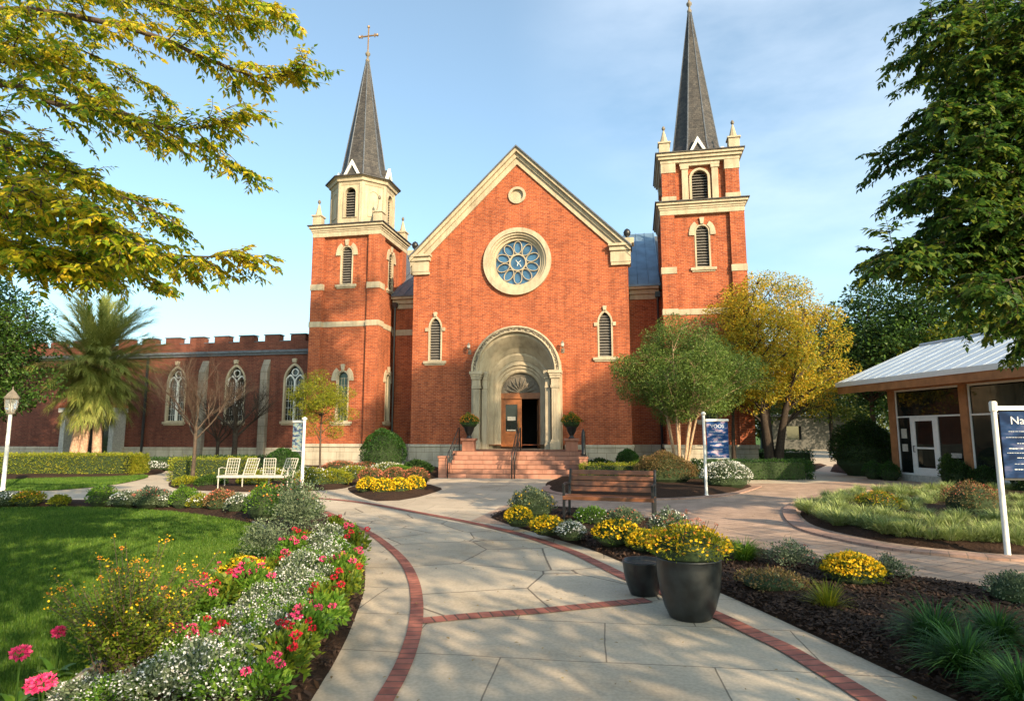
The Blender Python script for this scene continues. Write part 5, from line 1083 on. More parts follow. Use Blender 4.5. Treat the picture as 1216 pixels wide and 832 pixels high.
# ---------------------------------------------------------------- hedges and shrubs near the church
def hedge(label,px0,px1,D,w,h,m,seed,L=.05,n=None,name='hedge',rot=0):
    x0,x1=(px0-608)/750*D,(px1-608)/750*D; rx=(x1-x0)/2; n=n or int(900*(rx*2*h*2+rx*2*w)); return shrub(name,label,Vector(((x0+x1)/2,D,.02)),rx,w/2,h,min(n,26000),L,m,cat='hedge',shape='box',seed=seed,W=.6,rough=.07,rz_=rot)
hedge('long clipped yellow-green hedge behind the small lawn',-20,172,24.8,1.1,.78,M['l_yhedge'],71,n=26000)
hedge('low dark green clipped hedge behind the white flowers near the wing',140,228,28.5,1.0,.50,M['l_box'],72)
hedge('clipped yellow hedge behind the bare tree and the white bench',216,302,22.3,1.0,.72,M['l_yhedge'],73)
hedge('low dark green hedge along the foot of the wing',235,330,29.5,1.1,.55,M['l_box'],74)
hedge('long low dark green hedge beside the path to the right tower',806,952,22.9,1.0,.62,M['l_box'],75,rot=R(3))
hedge('dark green hedge behind the low hedge near the garden path',895,955,27.5,1.0,.85,M['l_box'],76)
hedge('clipped bronze-green hedge at the left of the island bed',690,770,21.6,1.0,.55,M['l_yhedge'],77)
S=shrub
S('boxwood_ball','large round dark green boxwood between the left tower and the front wall',PX(457,27.2),.98,.85,1.75,9000,.055,M['l_box'],seed=81,W=.6,rough=.035)
S('boxwood_ball','round green boxwood next to the yellow hedge left of the young tree',PX(340,25.2),.72,.7,1.0,5500,.05,M['l_box'],seed=82,W=.6,rough=.035)
S('boxwood_ball','small round dark boxwood right of the steps near the front wall',PX(744,26.0),.50,.5,.95,4500,.05,M['l_box'],seed=83,W=.6,rough=.035)
S('bronze_shrub','large clipped bronze-green mound beside the crepe myrtle stems',PX(787,20.4),.98,.7,1.0,11000,.045,M['l_bronze'],seed=84,W=.6)
S('green_shrub','low bright green shrub between the small boxwood and the bronze mound',PX(770,22.8),.8,.5,.75,4000,.05,M['l_bright'],seed=85)
S('green_shrub','dark leafy shrub at the right foot of the entrance steps',PX(712,24.6),.75,.4,.62,3500,.07,M['l_dark'],seed=86,fl=M['f_white'],nf=90,fs=.02)
S('green_shrub','dark leafy shrub at the left foot of the entrance steps',PX(497,25.2),.62,.4,.55,3000,.07,M['l_dark'],seed=87)
S('green_shrub','low bright green shrub beside the large boxwood',PX(476,24.2),.6,.4,.42,2600,.05,M['l_bright'],seed=88)
S('flowering_shrub','pale white-flowered shrub beside the banner pole in the island bed',PX(858,18.9),.72,.6,.78,5000,.05,M['l_grey'],seed=89,fl=M['f_white'],nf=900,fs=.022,fz=0.0,rough=.14)
S('flowering_shrub','dark leafy shrub with small white flowers behind the banner pole',PX(824,21.6),.45,.4,.7,2400,.06,M['l_dark'],seed=90,fl=M['f_white'],nf=150,fs=.025)
S('large_hedge_shrub','massive dark green rounded hedge next to the pavilion corner',PX(1021,24.9),1.25,1.0,2.15,15000,.07,M['l_dark'],cat='hedge',seed=91,W=.55)
for i,(px,D,r,h,lab) in enumerate([(1031,22.9,.36,.62,'small clipped shrub in front of the massive dark hedge'),(1049,22.3,.34,.62,'small clipped shrub at the corner post of the pavilion')]):
    S('clipped_shrub',lab,PX(px,D),r,r,h,2600,.045,M['l_box'],seed=92+i,shape='mound')
for i,(px,D,r,h,lab) in enumerate([(1131,19.6,.34,.75,'loose dark shrub in front of the pavilion next to the glass door'),(1160,18.9,.40,.62,'low round shrub at the foot of the second timber post'),(1212,17.0,.36,.6,'low round shrub at the pavilion window behind the right sign pole')]):
    S('clipped_shrub',lab,PX(px,D),r,r,h,2200,.06,M['l_dark'],seed=95+i)
S('green_shrub','leafy shrub climbing in front of the pavilion door side window',PX(1118,20.0),.25,.25,0.95,1500,.06,M['l_green'],seed=99)
# planting in front of the left tower
for i,(px,py,r,h,m,f,lab) in enumerate([
  (320,574,.5,.5,'l_lime','f_white','yellow green groundcover shrub behind the left end of the white bench'),
  (372,578,.55,.55,'l_lime','f_white','yellow green mound under the young tree'),
  (395,577,.5,.5,'l_lime',None,'plain yellow green mound right of the young tree'),
  (420,571,.55,.5,'l_lime','f_white','pale flowered mound behind the red-brown mound'),
  (352,570,.5,.5,'l_green','f_white','green mound behind the small left sign'),
  (300,578,.4,.4,'l_lime',None,'low yellow green mound behind the white bench'),
  (250,579,.4,.35,'l_green',None,'low green mound beside the bare tree trunk'),
  (222,578,.35,.3,'l_lime',None,'low mound at the path end left of the bare tree')]):
    S('groundcover_mound',lab,at(px,py),r*1.2,r,h,3200,.05,M[m],cat='plant',seed=110+i,fl=M[f] if f else None,nf=160,fs=.02)
for i,(px,py,m,lab) in enumerate([(405,560,'f_coral','low coral-flowered plants in front of the left tower plinth'),(440,561,'f_coral','coral-flowered patch left of the large boxwood'),(462,563,'f_white','white-flowered patch in front of the large boxwood')]):
    S('flower_patch',lab,at(px,py),.8,.4,.45,2600,.04,M['l_bronze' if m=='f_coral' else 'l_lime'],cat='plant',seed=120+i,fl=M[m],nf=450,fs=.022,fz=.1)
for i,(px,py,lab) in enumerate([(440,578,'red-brown foliage mound behind the left part of the yellow flower row'),(468,577,'red-brown foliage mound behind the middle of the yellow flower row'),(494,577,'red-brown foliage mound behind the right part of the yellow flower row')]):
    S('redbrown_mound',lab,at(px,py),.42,.4,.55,3000,.04,M['l_bronze'],cat='plant',seed=125+i,fl=M['f_coral'],nf=330,fs=.02,fz=.1)
for i,(px,py,lab) in enumerate([(437,586,'bright yellow flower mound at the left end of the small diamond bed'),(455,588,'bright yellow flower mound second from the left in the small diamond bed'),(474,587,'bright yellow flower mound second from the right in the small diamond bed'),(492,584,'bright yellow flower mound at the right end of the small diamond bed')]):
    S('yellow_flower_mound',lab,at(px,py),.30,.26,.42,1500,.04,M['l_lime'],cat='flower',seed=130+i,fl=M['f_yellow'],nf=420,fs=.028,fz=-.1,group='yellow mounds of the diamond bed')
for i,(px,py,lab) in enumerate([(160,556,'white flowering mound at the right end of the long yellow hedge'),(182,559,'white flowering mound beside the curving garden path')]):
    S('white_flower_mound',lab,at(px,py),.7,.4,.4,1800,.05,M['l_grey'],cat='flower',seed=135+i,fl=M['f_white'],nf=420,fs=.03,fz=.0)
# ---------------------------------------------------------------- big curved bed, back strip
for i,(px,py,r,h,m,f,nf,lab) in enumerate([
  (-20,601,.4,.3,'l_grey','f_white',200,'white flowered clump at the left end of the strip between lawn and path'),
  (8,600,.35,.28,'l_grey','f_white',200,'white flowered clump at the foot of the lamp post'),
  (33,600,.30,.30,'l_lime','f_orange',60,'yellow green clump with orange tips near the lamp post'),
  (70,600,.18,.2,'l_lime',None,0,'tiny yellow green clump alone on the mulch behind the lawn'),
  (120,600,.30,.42,'l_bright',None,0,'upright bright green clump behind the back edge of the lawn'),
  (150,601,.34,.30,'l_grey','f_white',160,'pale flowered mound right of the upright bright green clump'),
  (178,602,.38,.40,'l_grey','f_coral',90,'pale mound with coral flower stalks behind the lawn'),
  (200,602,.30,.28,'l_grey','f_white',160,'pale flowered mound left of the round green clump'),
  (218,603,.28,.42,'l_bright',None,0,'round green clump behind the lawn facing the bare tree'),
  (240,604,.30,.28,'l_lime','f_white',140,'low white flecked mound right of the round green clump'),
  (262,606,.32,.40,'l_bronze','f_coral',160,'coral-red flowering mound in front of the white bench'),
  (285,609,.30,.34,'l_grey','f_white',160,'white flecked mound in front of the white bench'),
  (314,616,.36,.60,'l_bright','f_orange',30,'tall leafy green clump where the bed begins to curve'),
  (335,612,.30,.35,'l_bronze','f_coral',90,'dark red flowered clump behind the tall leafy one'),
  (362,616,.32,.35,'l_grey','f_white',170,'pale grey mound at the far turn of the curved bed')]):
    S('border_plant',lab,at(px,py,.05),r,r,h,1800,.045,M[m],cat='plant',seed=140+i,fl=M[f] if f else None,nf=nf,fs=.02,rough=.12)
S('airy_shrub','tall airy grey-green shrub at the inner turn of the curved bed',at(352,652,.05),.36,.34,.95,4200,.035,M['l_grey'],seed=160,rough=.25,core=False)
S('airy_shrub','tall airy olive shrub behind the grey-green one in the curved bed',at(343,634,.05),.40,.36,.80,3600,.04,M['l_green'],seed=161,rough=.25,core=False,fl=M['f_coral'],nf=60,fs=.02)
S('airy_shrub','dull green shrub on the lawn side of the curved bed',at(312,668,.05),.30,.28,.48,3000,.03,M['l_grey'],seed=162,rough=.2,core=False)
# white alyssum stream
proto=None; rg=random.Random(6)
row=[(388,650),(395,660),(378,662),(400,672),(385,676),(368,680),(392,690),(376,694),(357,697),(338,700),(382,706),(365,712),(345,715),(372,726),(352,730),(330,728),(308,730),(358,744),(338,748),(318,748),(296,748),(344,762),(322,768),(300,768),(278,766),(256,772),(330,784),(306,790),(282,790),(258,794),(232,786),(312,806),(288,814),(262,818),(236,812),(212,798),(290,836),(262,842),(232,838),(204,826),(180,846),(130,850),(95,846)]
ordw=['topmost','second','third','fourth','fifth','sixth','seventh','eighth','ninth','tenth','eleventh','twelfth','thirteenth','fourteenth']
def alyssum(seed):
    rng=np.random.default_rng(seed); root=empty('white_alyssum'); r=.17
    V,F=shrub_mesh(rng,r,r,.22,900,.028,.45,'mound',.12); npmesh('foliage',V,F,M['l_grey' if seed%2 else 'l_bright'],root)
    d=unit(rng.normal(0,1,(1500,3))); d=d[d[:,2]>.12][:330]; P_=d*np.array([r,r,.15])*rng.uniform(.9,1.14,len(d))[:,None]+np.array([0,0,.09]); P_=P_[(np.sin(P_[:,0]*38+seed)*np.sin(P_[:,1]*41)>-.10)]; V,F=petals(rng,P_,.0085,4,.9); npmesh('flowers',V,F,M['f_white'],root); return root
pro=[alyssum(s) for s in (1,2,3,4)]; used=[False]*4
zone=[(690,'at the far narrow end'),(735,'in the far middle'),(775,'in the near middle'),(900,'at the near broad end')]
used_l={}
for i,(px,py) in enumerate(row):
    k=i%4; o=pro[k] if not used[k] else copy_tree(pro[k]); used[k]=True; o.location=at(px,py,.09); o.rotation_euler.z=rg.uniform(0,6.28); s=rg.uniform(.9,1.2)*(1.15 if py<700 else 1); o.scale=(s,s,s*rg.uniform(.85,1.15))
    zn=[z for a,z in zone if py<=a][0]; tag(o,'white alyssum mound '+zn+' of the drift in the curved bed','flower','white alyssum mounds '+zn+' of the drift')
# red / pink flowers
def redflower(seed,flm,r=.15,h=.26,nh=7,leafm='l_bright',hr=.028):
    rng=np.random.default_rng(seed); root=empty('flowering_plant'); V,F=shrub_mesh(rng,r,r,h,620,.055,.42,'mound',.16); npmesh('foliage',V,F,M[leafm],root)
    pts=[(rng.uniform(-r,r)*.85,rng.uniform(-r,r)*.85,h*rng.uniform(.86,1.15)) for _ in range(nh)]; b=MB()
    for p in pts: b.tube([(p[0]*.4,p[1]*.4,.05),(p[0]*.8,p[1]*.8,p[2]*.6),p],.0035,n=4,cap=False)
    b.build('stems',M['l_green'],root); heads(rng,root,pts,hr,flm,n=46,fs=.016); return root
rp_=[redflower(1,M['f_red'],nh=4,hr=.02,leafm='l_loose'),redflower(2,M['f_pink'],nh=4,hr=.022),redflower(3,M['f_pink'],nh=5,hr=.034)]
ur=[0,0,0]
reds=[(398,632,0),(414,645,1),(420,662,0),(418,680,1),(406,716,0),(400,700,1),(388,736,0),(374,756,1),(350,790,0),(360,774,1),(330,815,0),(312,838,1),
      (357,656,0),(346,668,1),(334,680,2),(322,692,0),(292,714,1),(276,706,2),(262,728,0),(240,738,2),(216,742,2),(300,722,1),(232,790,2),(260,780,0)]
def cnt(L): 
    c={}
    return c
lefts=[q for q in reds if q[0]<(420-(q[1]-640)*.0) and q in reds[12:]]
for i,(px,py,k) in enumerate(reds):
    o=rp_[k] if not ur[k] else copy_tree(rp_[k]); ur[k]=1; o.location=at(px,py,.09); o.rotation_euler.z=rg.uniform(0,6.28); s=rg.uniform(.85,1.2); o.scale=(s,s,s)
    if i<12: lab=('magenta' if k else 'red')+'-flowered plant on the path side of the white drift, %s from the far end'%ordw[i].replace('topmost','first')
    else: lab=('magenta' if k else 'red')+'-flowered plant on the lawn side of the white drift, %s from the far end'%ordw[i-12].replace('topmost','first')
    tag(o,lab,'flower','red and magenta flowers of the curved bed')
def loc_plant(name,label,px,py,r,h,n,L,m,f=None,nf=0,fs=.02,rough=.15,cat='plant',seed=1,core=True,W=.45,ry=None,fz=.3):
    return S(name,label,at(px,py,.08),r,ry or r,h,n,L,M[m],cat=cat,seed=seed,fl=M[f] if f else None,nf=nf,fs=fs,rough=rough,core=core,W=W,fz=fz)
loc_plant('yellow_flowering_plant','yellow-flowered mound beside the lawn edging in the curved bed',287,708,.24,.34,1800,.04,'l_lime','f_yellow',330,.016,seed=171)
loc_plant('leafy_plant','lime leaved plant without flowers on the path side of the white drift',408,694,.17,.26,1100,.05,'l_lime',seed=172)
loc_plant('leafy_plant','green strappy plant under the red flowers by the path',384,748,.16,.24,900,.06,'l_bright',seed=173)
# large loose shrub bottom left
def looseshrub(label,px,py,seed):
    rng=np.random.default_rng(seed); o0=at(px,py,.08); root=empty('loose_flowering_shrub',o0,0,label,'shrub'); b=MB(); parts=[]; tips=[]
    for k in range(150):
        a=rng.uniform(0,6.28); el=rng.uniform(.05,.75); l=rng.uniform(.35,.72) if k%9 else rng.uniform(.72,.88); d=Vector((math.cos(a)*math.sin(el),math.sin(a)*math.sin(el),math.cos(el))); p0=Vector((rng.uniform(-.13,.13),rng.uniform(-.13,.13),0)); p1=p0+d*l*.5; p2=p0+d*l+Vector((d.x,d.y,0))*l*.15; b.tube([p0,p1,p2],[.004,.003,.0018],n=3,cap=False); tips.append(tuple(p2))
        n=95; t=rng.uniform(.2,1,n)**.8; P_=np.array([tuple(p0.lerp(p2,q)) for q in t])+rng.normal(0,.012,(n,3)); D=rng.normal(0,1,(n,3)); D[:,2]=np.abs(D[:,2])*.5; L=rng.uniform(.018,.036,n)*(1.25-t*.5); parts.append(leaves(P_,D,rng.normal(0,.5,(n,3))+np.array([0,0,1]),L,L*.55))
    b.build('stems',M['bark'],root); V,F=merge(parts); npmesh('foliage',V,F,M['l_loose'],root)
    tp=np.array(tips); sel=tp[rng.uniform(0,1,len(tp))<.7]; C=np.repeat(sel,4,0)+rng.normal(0,.022,(len(sel)*4,3)); V,F=petals(rng,C,.008,5,.5); npmesh('flowers',V,F,M['f_yellow'],root)
    sel=tp[rng.uniform(0,1,len(tp))<.35]; heads(rng,root,[tuple(s) for s in sel],.010,M['f_orange'],n=16,fs=.009,name='buds'); return root
looseshrub('large loose shrub of thin stems with yellow and orange flowers at the lawn edge',150,800,3)
def bigleaf(label,px,py,seed,n=22,L=.14,head=None,hm='f_pink',hr=.05,stem=.24,m='l_bright'):
    rng=np.random.default_rng(seed); root=empty('broad_leaved_plant',at(px,py,.08),0,label,'plant'); V,F=blades(rng,n,L,.05,seg=4,base=.02,droop=.8,tilt=(.4,1.3)); npmesh('leaves',V,F,M[m],root)
    if head:
        b=MB(); pts=[]
        for dx,dy,hz in head: b.tube([(0,0,0),(dx*.5,dy*.5,hz*.6),(dx,dy,hz)],.005,n=5,cap=False); pts.append((dx,dy,hz))
        b.build('stem',M['l_green'],root); heads(rng,root,pts,hr,M[hm],n=150,fs=.02)
    return root
bigleaf('broad-leaved plant with a magenta flower ball at the bottom corner of the lawn',18,842,1,head=[(0,0,.3)],n=26,hr=.038)
bigleaf('broad-leaved plant with a large low magenta flower head nearest the camera',48,856,2,head=[(0.0,0,.20),(-.05,.02,.18)],n=16,hr=.045)
bigleaf('plant with one magenta flower ball behind the large loose shrub stems',66,800,4,head=[(0.0,0,.26)],n=12,hr=.03)
bigleaf('flat green hosta-like plant without flowers in front of the large loose shrub',104,832,5,n=46,L=.17)
# ---------------------------------------------------------------- right-hand bed
for i,a in enumerate([
 ('border_plant','large leafy green plant with small flowers at the far tip of the long bed',632,614,.42,.50,3800,.045,'l_grey','f_yellow',60,.018),
 ('yellow_flowering_plant','yellow-flowered clump in front of the large leafy plant at the far tip',616,624,.24,.30,1700,.04,'l_lime','f_yellow',300,.022),
 ('yellow_flowering_plant','yellow-flowered clump left of the wooden bench',650,634,.27,.26,1800,.04,'l_lime','f_yellow',360,.022),
 ('white_flowering_plant','small white-flowered clump under the left end of the wooden bench',678,640,.22,.24,1500,.035,'l_grey','f_white',300,.014),
 ('border_plant','leafy green clump under the seat of the wooden bench',704,622,.30,.26,2000,.045,'l_bright','f_white',80,.014),
 ('border_plant','pale leafy clump behind the right legs of the wooden bench',742,624,.30,.28,2000,.04,'l_grey','f_coral',60,.014),
 ('yellow_flowering_plant','broad yellow and orange flowered clump in front of the wooden bench',733,647,.34,.32,2600,.04,'l_green','f_yellow',480,.022),
 ('yellow_flowering_plant','yellow-orange clump at the right front leg of the wooden bench',768,655,.26,.26,1900,.04,'l_lime','f_yellow',420,.022),
 ('border_plant','green clump right behind the small dark pot',790,660,.24,.22,1400,.045,'l_bright','f_orange',30,.016),
 ('white_flowering_plant','wispy white-green clump right of the wooden bench',796,640,.30,.40,2200,.045,'l_grey','f_white',160,.012),
 ('border_plant','wispy grey-green plant left of the large yellow mound',940,676,.28,.30,2200,.03,'l_grey','f_coral',30,.010),
 ('border_plant','low dark bronze plant on the mulch left of the large yellow mound',918,698,.34,.16,2000,.03,'l_bronze',None,0,.02),
 ('yellow_flowering_plant','large bright yellow mound alone on the dark mulch',1014,693,.28,.29,2400,.035,'l_lime','f_yellow',1100,.016),
 ('border_plant','wispy grey-green plant right of the large yellow mound',1054,690,.24,.24,1700,.03,'l_grey',None,0,.02),
 ('border_plant','grey-green plant at the far right edge of the long bed',1208,716,.24,.26,1700,.03,'l_grey',None,0,.02)]):
    loc_plant(a[0],a[1],a[2],a[3],a[4],a[5],a[6],a[7],a[8],a[9],a[10],a[11],seed=200+i,core=('wispy' not in a[1]),rough=.22 if 'wispy' in a[1] else .14,fz=.05)
grassclump('yellow_grass_tuft','small spiky yellow-green tuft in front of the large yellow mound',at(983,722,.08),.26,240,.009,M['l_lime'],seed=5,tilt=(.1,1.1),droop=.5)
grassclump('strappy_clump','dark strappy clump half hidden behind the large flower pot',at(884,668,.08),.34,380,.012,M['l_bright'],seed=6,droop=.8)
for i,(px,py,L,lab) in enumerate([(1112,768,.38,'wide dark green strappy clump at the back of the group of four'),(1186,765,.34,'dark green strappy clump behind the spiky one on the mulch'),(1148,800,.36,'dark green spiky clump nearest the path in the group of four'),(1218,838,.32,'dark green strappy clump at the right frame edge below the others')]):
    grassclump('strappy_clump',lab,at(px,py,.09),L,620,.011,M['l_lirio'],seed=8+i,droop=.95,tilt=(.05,1.1),base=.07,group='dark strappy clumps')
# oval bed with pale grass
ring=[]
cx_,cy_=None,None
pg=[]
for s in (1,2,3):
    rng=np.random.default_rng(300+s); root=empty('pale_grass_clump'); V,F=blades(rng,380,.31,.012,seg=4,base=.10,droop=.75,tilt=(.05,.95)); npmesh('blades',V,F,M['l_pale'],root); pg.append(root)
up=[0]*3; rg=random.Random(31); n_=0
pts=[]
fr=catmull([at(*p) for p in ((962,610),(985,622),(1030,634),(1085,643),(1150,650),(1220,652),(1300,648),(1370,630))],False,5)
mid=catmull([at(*p) for p in ((970,603),(1000,612),(1045,622),(1100,630),(1160,636),(1225,636),(1300,630))],False,4)
bk=catmull([at(*p) for p in ((985,596),(1030,590),(1075,588),(1120,586),(1180,586),(1240,588),(1310,594))],False,4)
m2=catmull([at(*p) for p in ((985,605),(1020,600),(1060,608),(1110,620),(1165,625),(1225,625))],False,3)
m3=catmull([at(*p) for p in ((1000,600),(1050,600),(1090,604),(1120,600),(1190,606),(1230,612),(1260,600))],False,4)
m4=catmull([at(*p) for p in ((1070,594),(1110,594),(1140,598),(1200,598),(1250,606))],False,3)
for nm,l in (('middle',m3),('middle',m4),('front edge',fr),('middle',mid),('far edge',bk),('middle',m2)):
    for p in l:
        pts.append((p+Vector((rg.uniform(-.12,.12),rg.uniform(-.12,.12),.06)),nm))
for i,(p,nm) in enumerate(pts):
    k=i%3; o=pg[k] if not up[k] else copy_tree(pg[k]); up[k]=1; o.location=p; o.rotation_euler.z=rg.uniform(0,6.28); s=rg.uniform(.75,1.15)*(1 if nm=='front edge' else .9); o.scale=(s,s,s)
    tag(o,'pale green grass tuft in the dense row along the %s of the oval bed'%nm if nm!='middle' else 'pale green grass tuft in the middle of the oval bed','grass tuft','pale grass tufts, '+nm+' of the oval bed')
loc_plant('yellow_mound','olive yellow rounded mound in the oval bed',1045,609,.42,.40,3600,.035,'l_lime','f_orange',200,.012,seed=230)
loc_plant('purple_mound','rounded purple-brown mound in the oval bed',1155,611,.50,.58,5200,.035,'l_bronze','f_coral',260,.012,seed=231)
# ---------------------------------------------------------------- pots, urns
M['pot']=mat_plain('dark glazed pot',(0.018,0.020,0.021),rough=.36,var=.5,scale=9,bump=.12,bs=14)
p0=at(820,733); pot=empty('large_flower_pot',p0,0,'large dark round planter overflowing with yellow and orange flowers','planter')
b=MB(); b.lathe([(.165,0),(.18,.012),(.222,.10),(.255,.22),(.274,.34),(.280,.44),(.279,.50),(.283,.505),(.283,.52),(.268,.52),(.258,.46),(.24,.44)],n=56); b.build('pot',M['pot'],pot,smooth=True)
b=MB(); b.lathe([(.245,.44),(.246,.455)],n=32); b.build('soil',M['mulch'],pot)
rng=np.random.default_rng(9); fo=shrub('flowers_in_pot','dense mound of yellow and orange flowers growing in the large dark planter',p0+Vector((0,0,.47)),.36,.34,.30,4200,.035,M['l_lime'],cat='flowers',seed=240,W=.4,fl=M['f_yellow'],nf=420,fs=.017,fz=-.05,rough=.18)
C,_=ball(rng,110,(0,0,.17),(.36,.34,.16),1.0); C=C[C[:,2]>.12]; V,F=petals(rng,C,.016); npmesh('orange_blossoms',V,F,M['f_orange'],fo)
b=MB(); tips=[]
for k in range(36): a=rng.uniform(0,6.28); r=rng.uniform(.05,.33); t=(r*math.cos(a),r*math.sin(a),.30+rng.uniform(0,.12)); b.tube([(r*.4*math.cos(a),r*.4*math.sin(a),.05),t],.002,n=3,cap=False); tips.append(t)
b.build('stems',M['l_green'],fo); heads(rng,fo,tips[:22],.011,M['f_coral'],n=14,fs=.01,name='coral_buds')
p1=at(765,706); sp=empty('small_flower_pot',p1,0,'small dark round pot filled with bare soil beside the large planter','planter')
b=MB(); b.lathe([(.12,0),(.135,.012),(.17,.10),(.195,.20),(.208,.30),(.212,.325),(.212,.34),(.196,.34),(.185,.30)],n=44); b.build('pot',M['pot'],sp,smooth=True)
M['drysoil']=mat_soil('dry grey soil',(0.05,0.045,0.04),(0.12,0.11,0.10),18)
b=MB(); b.lathe([(.188,.29),(.19,.305)],n=32); b.build('soil',M['drysoil'],sp)
for s,px,lab,lab2 in ((-1,558,'red stone pedestal at the left of the portal','left'),(1,664,'red stone pedestal at the right of the portal','right')):
    q=SM@Vector((s*2.05+.05,2.15,.928)); pd_=empty('pedestal',q,R(-7),lab,'pedestal'); b=MB(); b.box(-.24,.24,-.24,.24,0,.40); b.build('block',M['terracotta'],pd_,bevel=.01); b=MB(); b.box(-.29,.29,-.29,.29,.402,.50); b.build('cap',M['terracotta'],pd_,bevel=.015)
    u=empty('urn_planter',q+Vector((0,0,.50)),0,'dark footed urn standing on the pedestal at the %s of the portal'%lab2,'urn'); b=MB(); b.lathe([(.12,0),(.13,.03),(.07,.08),(.08,.12),(.17,.28),(.21,.42),(.24,.46),(.23,.49),(.19,.46)],n=24); b.build('urn',M['pot'],u,smooth=True)
    shrub('urn_flowers','bushy green and orange plant growing in the urn at the %s of the portal'%lab2,q+Vector((0,0,.92)),.38,.36,.52,2400,.06,M['l_bright'],cat='plant',seed=250+s,fl=M['f_orange'],nf=260,fs=.03,fz=.0,rough=.18)
# ---------------------------------------------------------------- wooden bench
M['slat']=mat_plain('dark red-brown bench slat',(0.16,0.062,0.030),rough=.35,var=.45,scale=6,coat=.3)
bp=Vector((1.74,11.55,.05)); bn=empty('wooden_bench',bp,R(-17),'dark brown slatted bench with black iron ends in the long flower bed','bench'); HL=.80
def BB(b,n,m,**k): return b.build(n,m,bn,**k)
for z0,y0 in ((.50,.29),(.60,.315),(.70,.34),(.80,.365)): b=MB(); b.add([(-HL,y0,z0),(HL,y0,z0),(HL,y0+.03,z0),(-HL,y0+.03,z0),(-HL,y0+.022,z0+.082),(HL,y0+.022,z0+.082),(HL,y0+.052,z0+.082),(-HL,y0+.052,z0+.082)],[(3,2,1,0),(4,5,6,7),(0,1,5,4),(1,2,6,5),(2,3,7,6),(3,0,4,7)]); BB(b,'back_slat',M['slat'],bevel=.006)
for k in range(4): b=MB(); b.box(-HL,HL,-.22+k*.125,-.12+k*.125,.415+.004*(3-k),.445+.004*(3-k)); BB(b,'seat_slat',M['slat'],bevel=.006)
b=MB(); b.box(-HL,HL,-.25,-.222,.385,.455); BB(b,'seat_rail',M['slat'],bevel=.006)
for s in (-1,1):
    x=s*(HL-.02); b=MB()
    b.box(x-.022,x+.022,-.24,-.19,0,.66); b.tube([(x,.24,0),(x,.27,.42),(x,.40,.90)],.026,n=6); b.box(x-.02,x+.02,-.2,.27,.36,.41); b.tube([(x,-.27,.645),(x,-.1,.665),(x,.2,.65),(x,.31,.62)],.024,n=8); b.tube([(x,-.2,.12),(x,.02,.16),(x,.24,.10)],.012,n=5); b.box(x-.03,x+.03,-.27,-.17,0,.02); b.box(x-.03,x+.03,.20,.29,0,.02)
    BB(b,'bench_end',M['black'],bevel=.004)
# ---------------------------------------------------------------- white garden bench (four lattice backs)
wb=empty('white_garden_bench',at(303,581.5),0,'long white lattice-backed metal garden bench in front of the yellow hedge','bench')
L=1.02
b=MB(); 
for k in range(6): b.box(-L,L,-.22+k*.075,-.18+k*.075,.40,.42)
b.box(-L,L,-.24,-.222,.36,.42); b.build('seat',M['offwhite'],wb)
for j,(xa,sk) in enumerate(((-.98,.02),(-.46,.08),(.12,-.02),(.66,.10))):
    b=MB(); w_=.34; P3=lambda u,v:(xa+u*w_+sk*v,.22+.10*v,.44+.44*v)
    for u in (0,1): b.tube([P3(u,-.1),P3(u,1.0)],.016,n=6)
    for v in (.02,1): b.tube([P3(0,v),P3(1,v)],.015,n=6)
    for u in (.2,.4,.6,.8): b.tube([P3(u,0),P3(u,1)],.008,n=4)
    for v in (.2,.4,.6,.8): b.tube([P3(0,v),P3(1,v)],.008,n=4)
    b.build('lattice_back',M['offwhite'],wb)
for x,y in ((-L+.03,-.2),(L-.03,-.2),(-L+.03,.22),(L-.03,.22),(-.3,-.2),(.3,.22)): b=MB(); b.tube([(x,y,0),(x,y,.40)],.018,n=6); b.build('leg',M['offwhite'],wb)
for s in (-1,1): b=MB(); b.tube([(s*(L-.03),-.2,.4),(s*(L-.03),-.2,.62),(s*(L-.03),.0,.64),(s*(L-.03),.24,.60)],.015,n=6); b.build('arm_rest',M['offwhite'],wb)
# ---------------------------------------------------------------- lamp post
lp=empty('lamp_post',at(3,583),0,'white lamp post with a faceted glass lantern beside the small lawn','lamp')
b=MB(); b.lathe([(.075,0),(.07,.05),(.055,.12),(.048,2.15),(.06,2.17)],n=14); b.build('post',M['white'],lp,smooth=True)
b=MB(); b.lathe([(.11,2.17),(.12,2.2),(.05,2.22)],n=12); b.lathe([(.205,2.60),(.21,2.62),(.11,2.76),(.03,2.85),(.012,2.90),(.02,2.92),(.006,2.95)],n=6); 
for k in range(6): a=2*PI*k/6; b.tube([(.09*math.cos(a),.09*math.sin(a),2.2),(.15*math.cos(a),.15*math.sin(a),2.32),(.175*math.cos(a),.175*math.sin(a),2.6)],.011,n=4)
b.build('lantern_frame',M['aged'],lp)
mg,ntg,bg_=newmat('clear lantern glass'); bg_.inputs['Base Color'].default_value=(.8,.8,.75,1); bg_.inputs['Transmission Weight'].default_value=.85; bg_.inputs['Roughness'].default_value=.1
b=MB(); b.lathe([(.085,2.22),(.145,2.33),(.165,2.59)],n=6,cap=False); b.build('lantern_glass',mg,lp)
b=MB(); b.tube([(0,0,2.2),(0,0,2.45)],.03,n=8); b.build('lamp_candle',M['white'],lp)
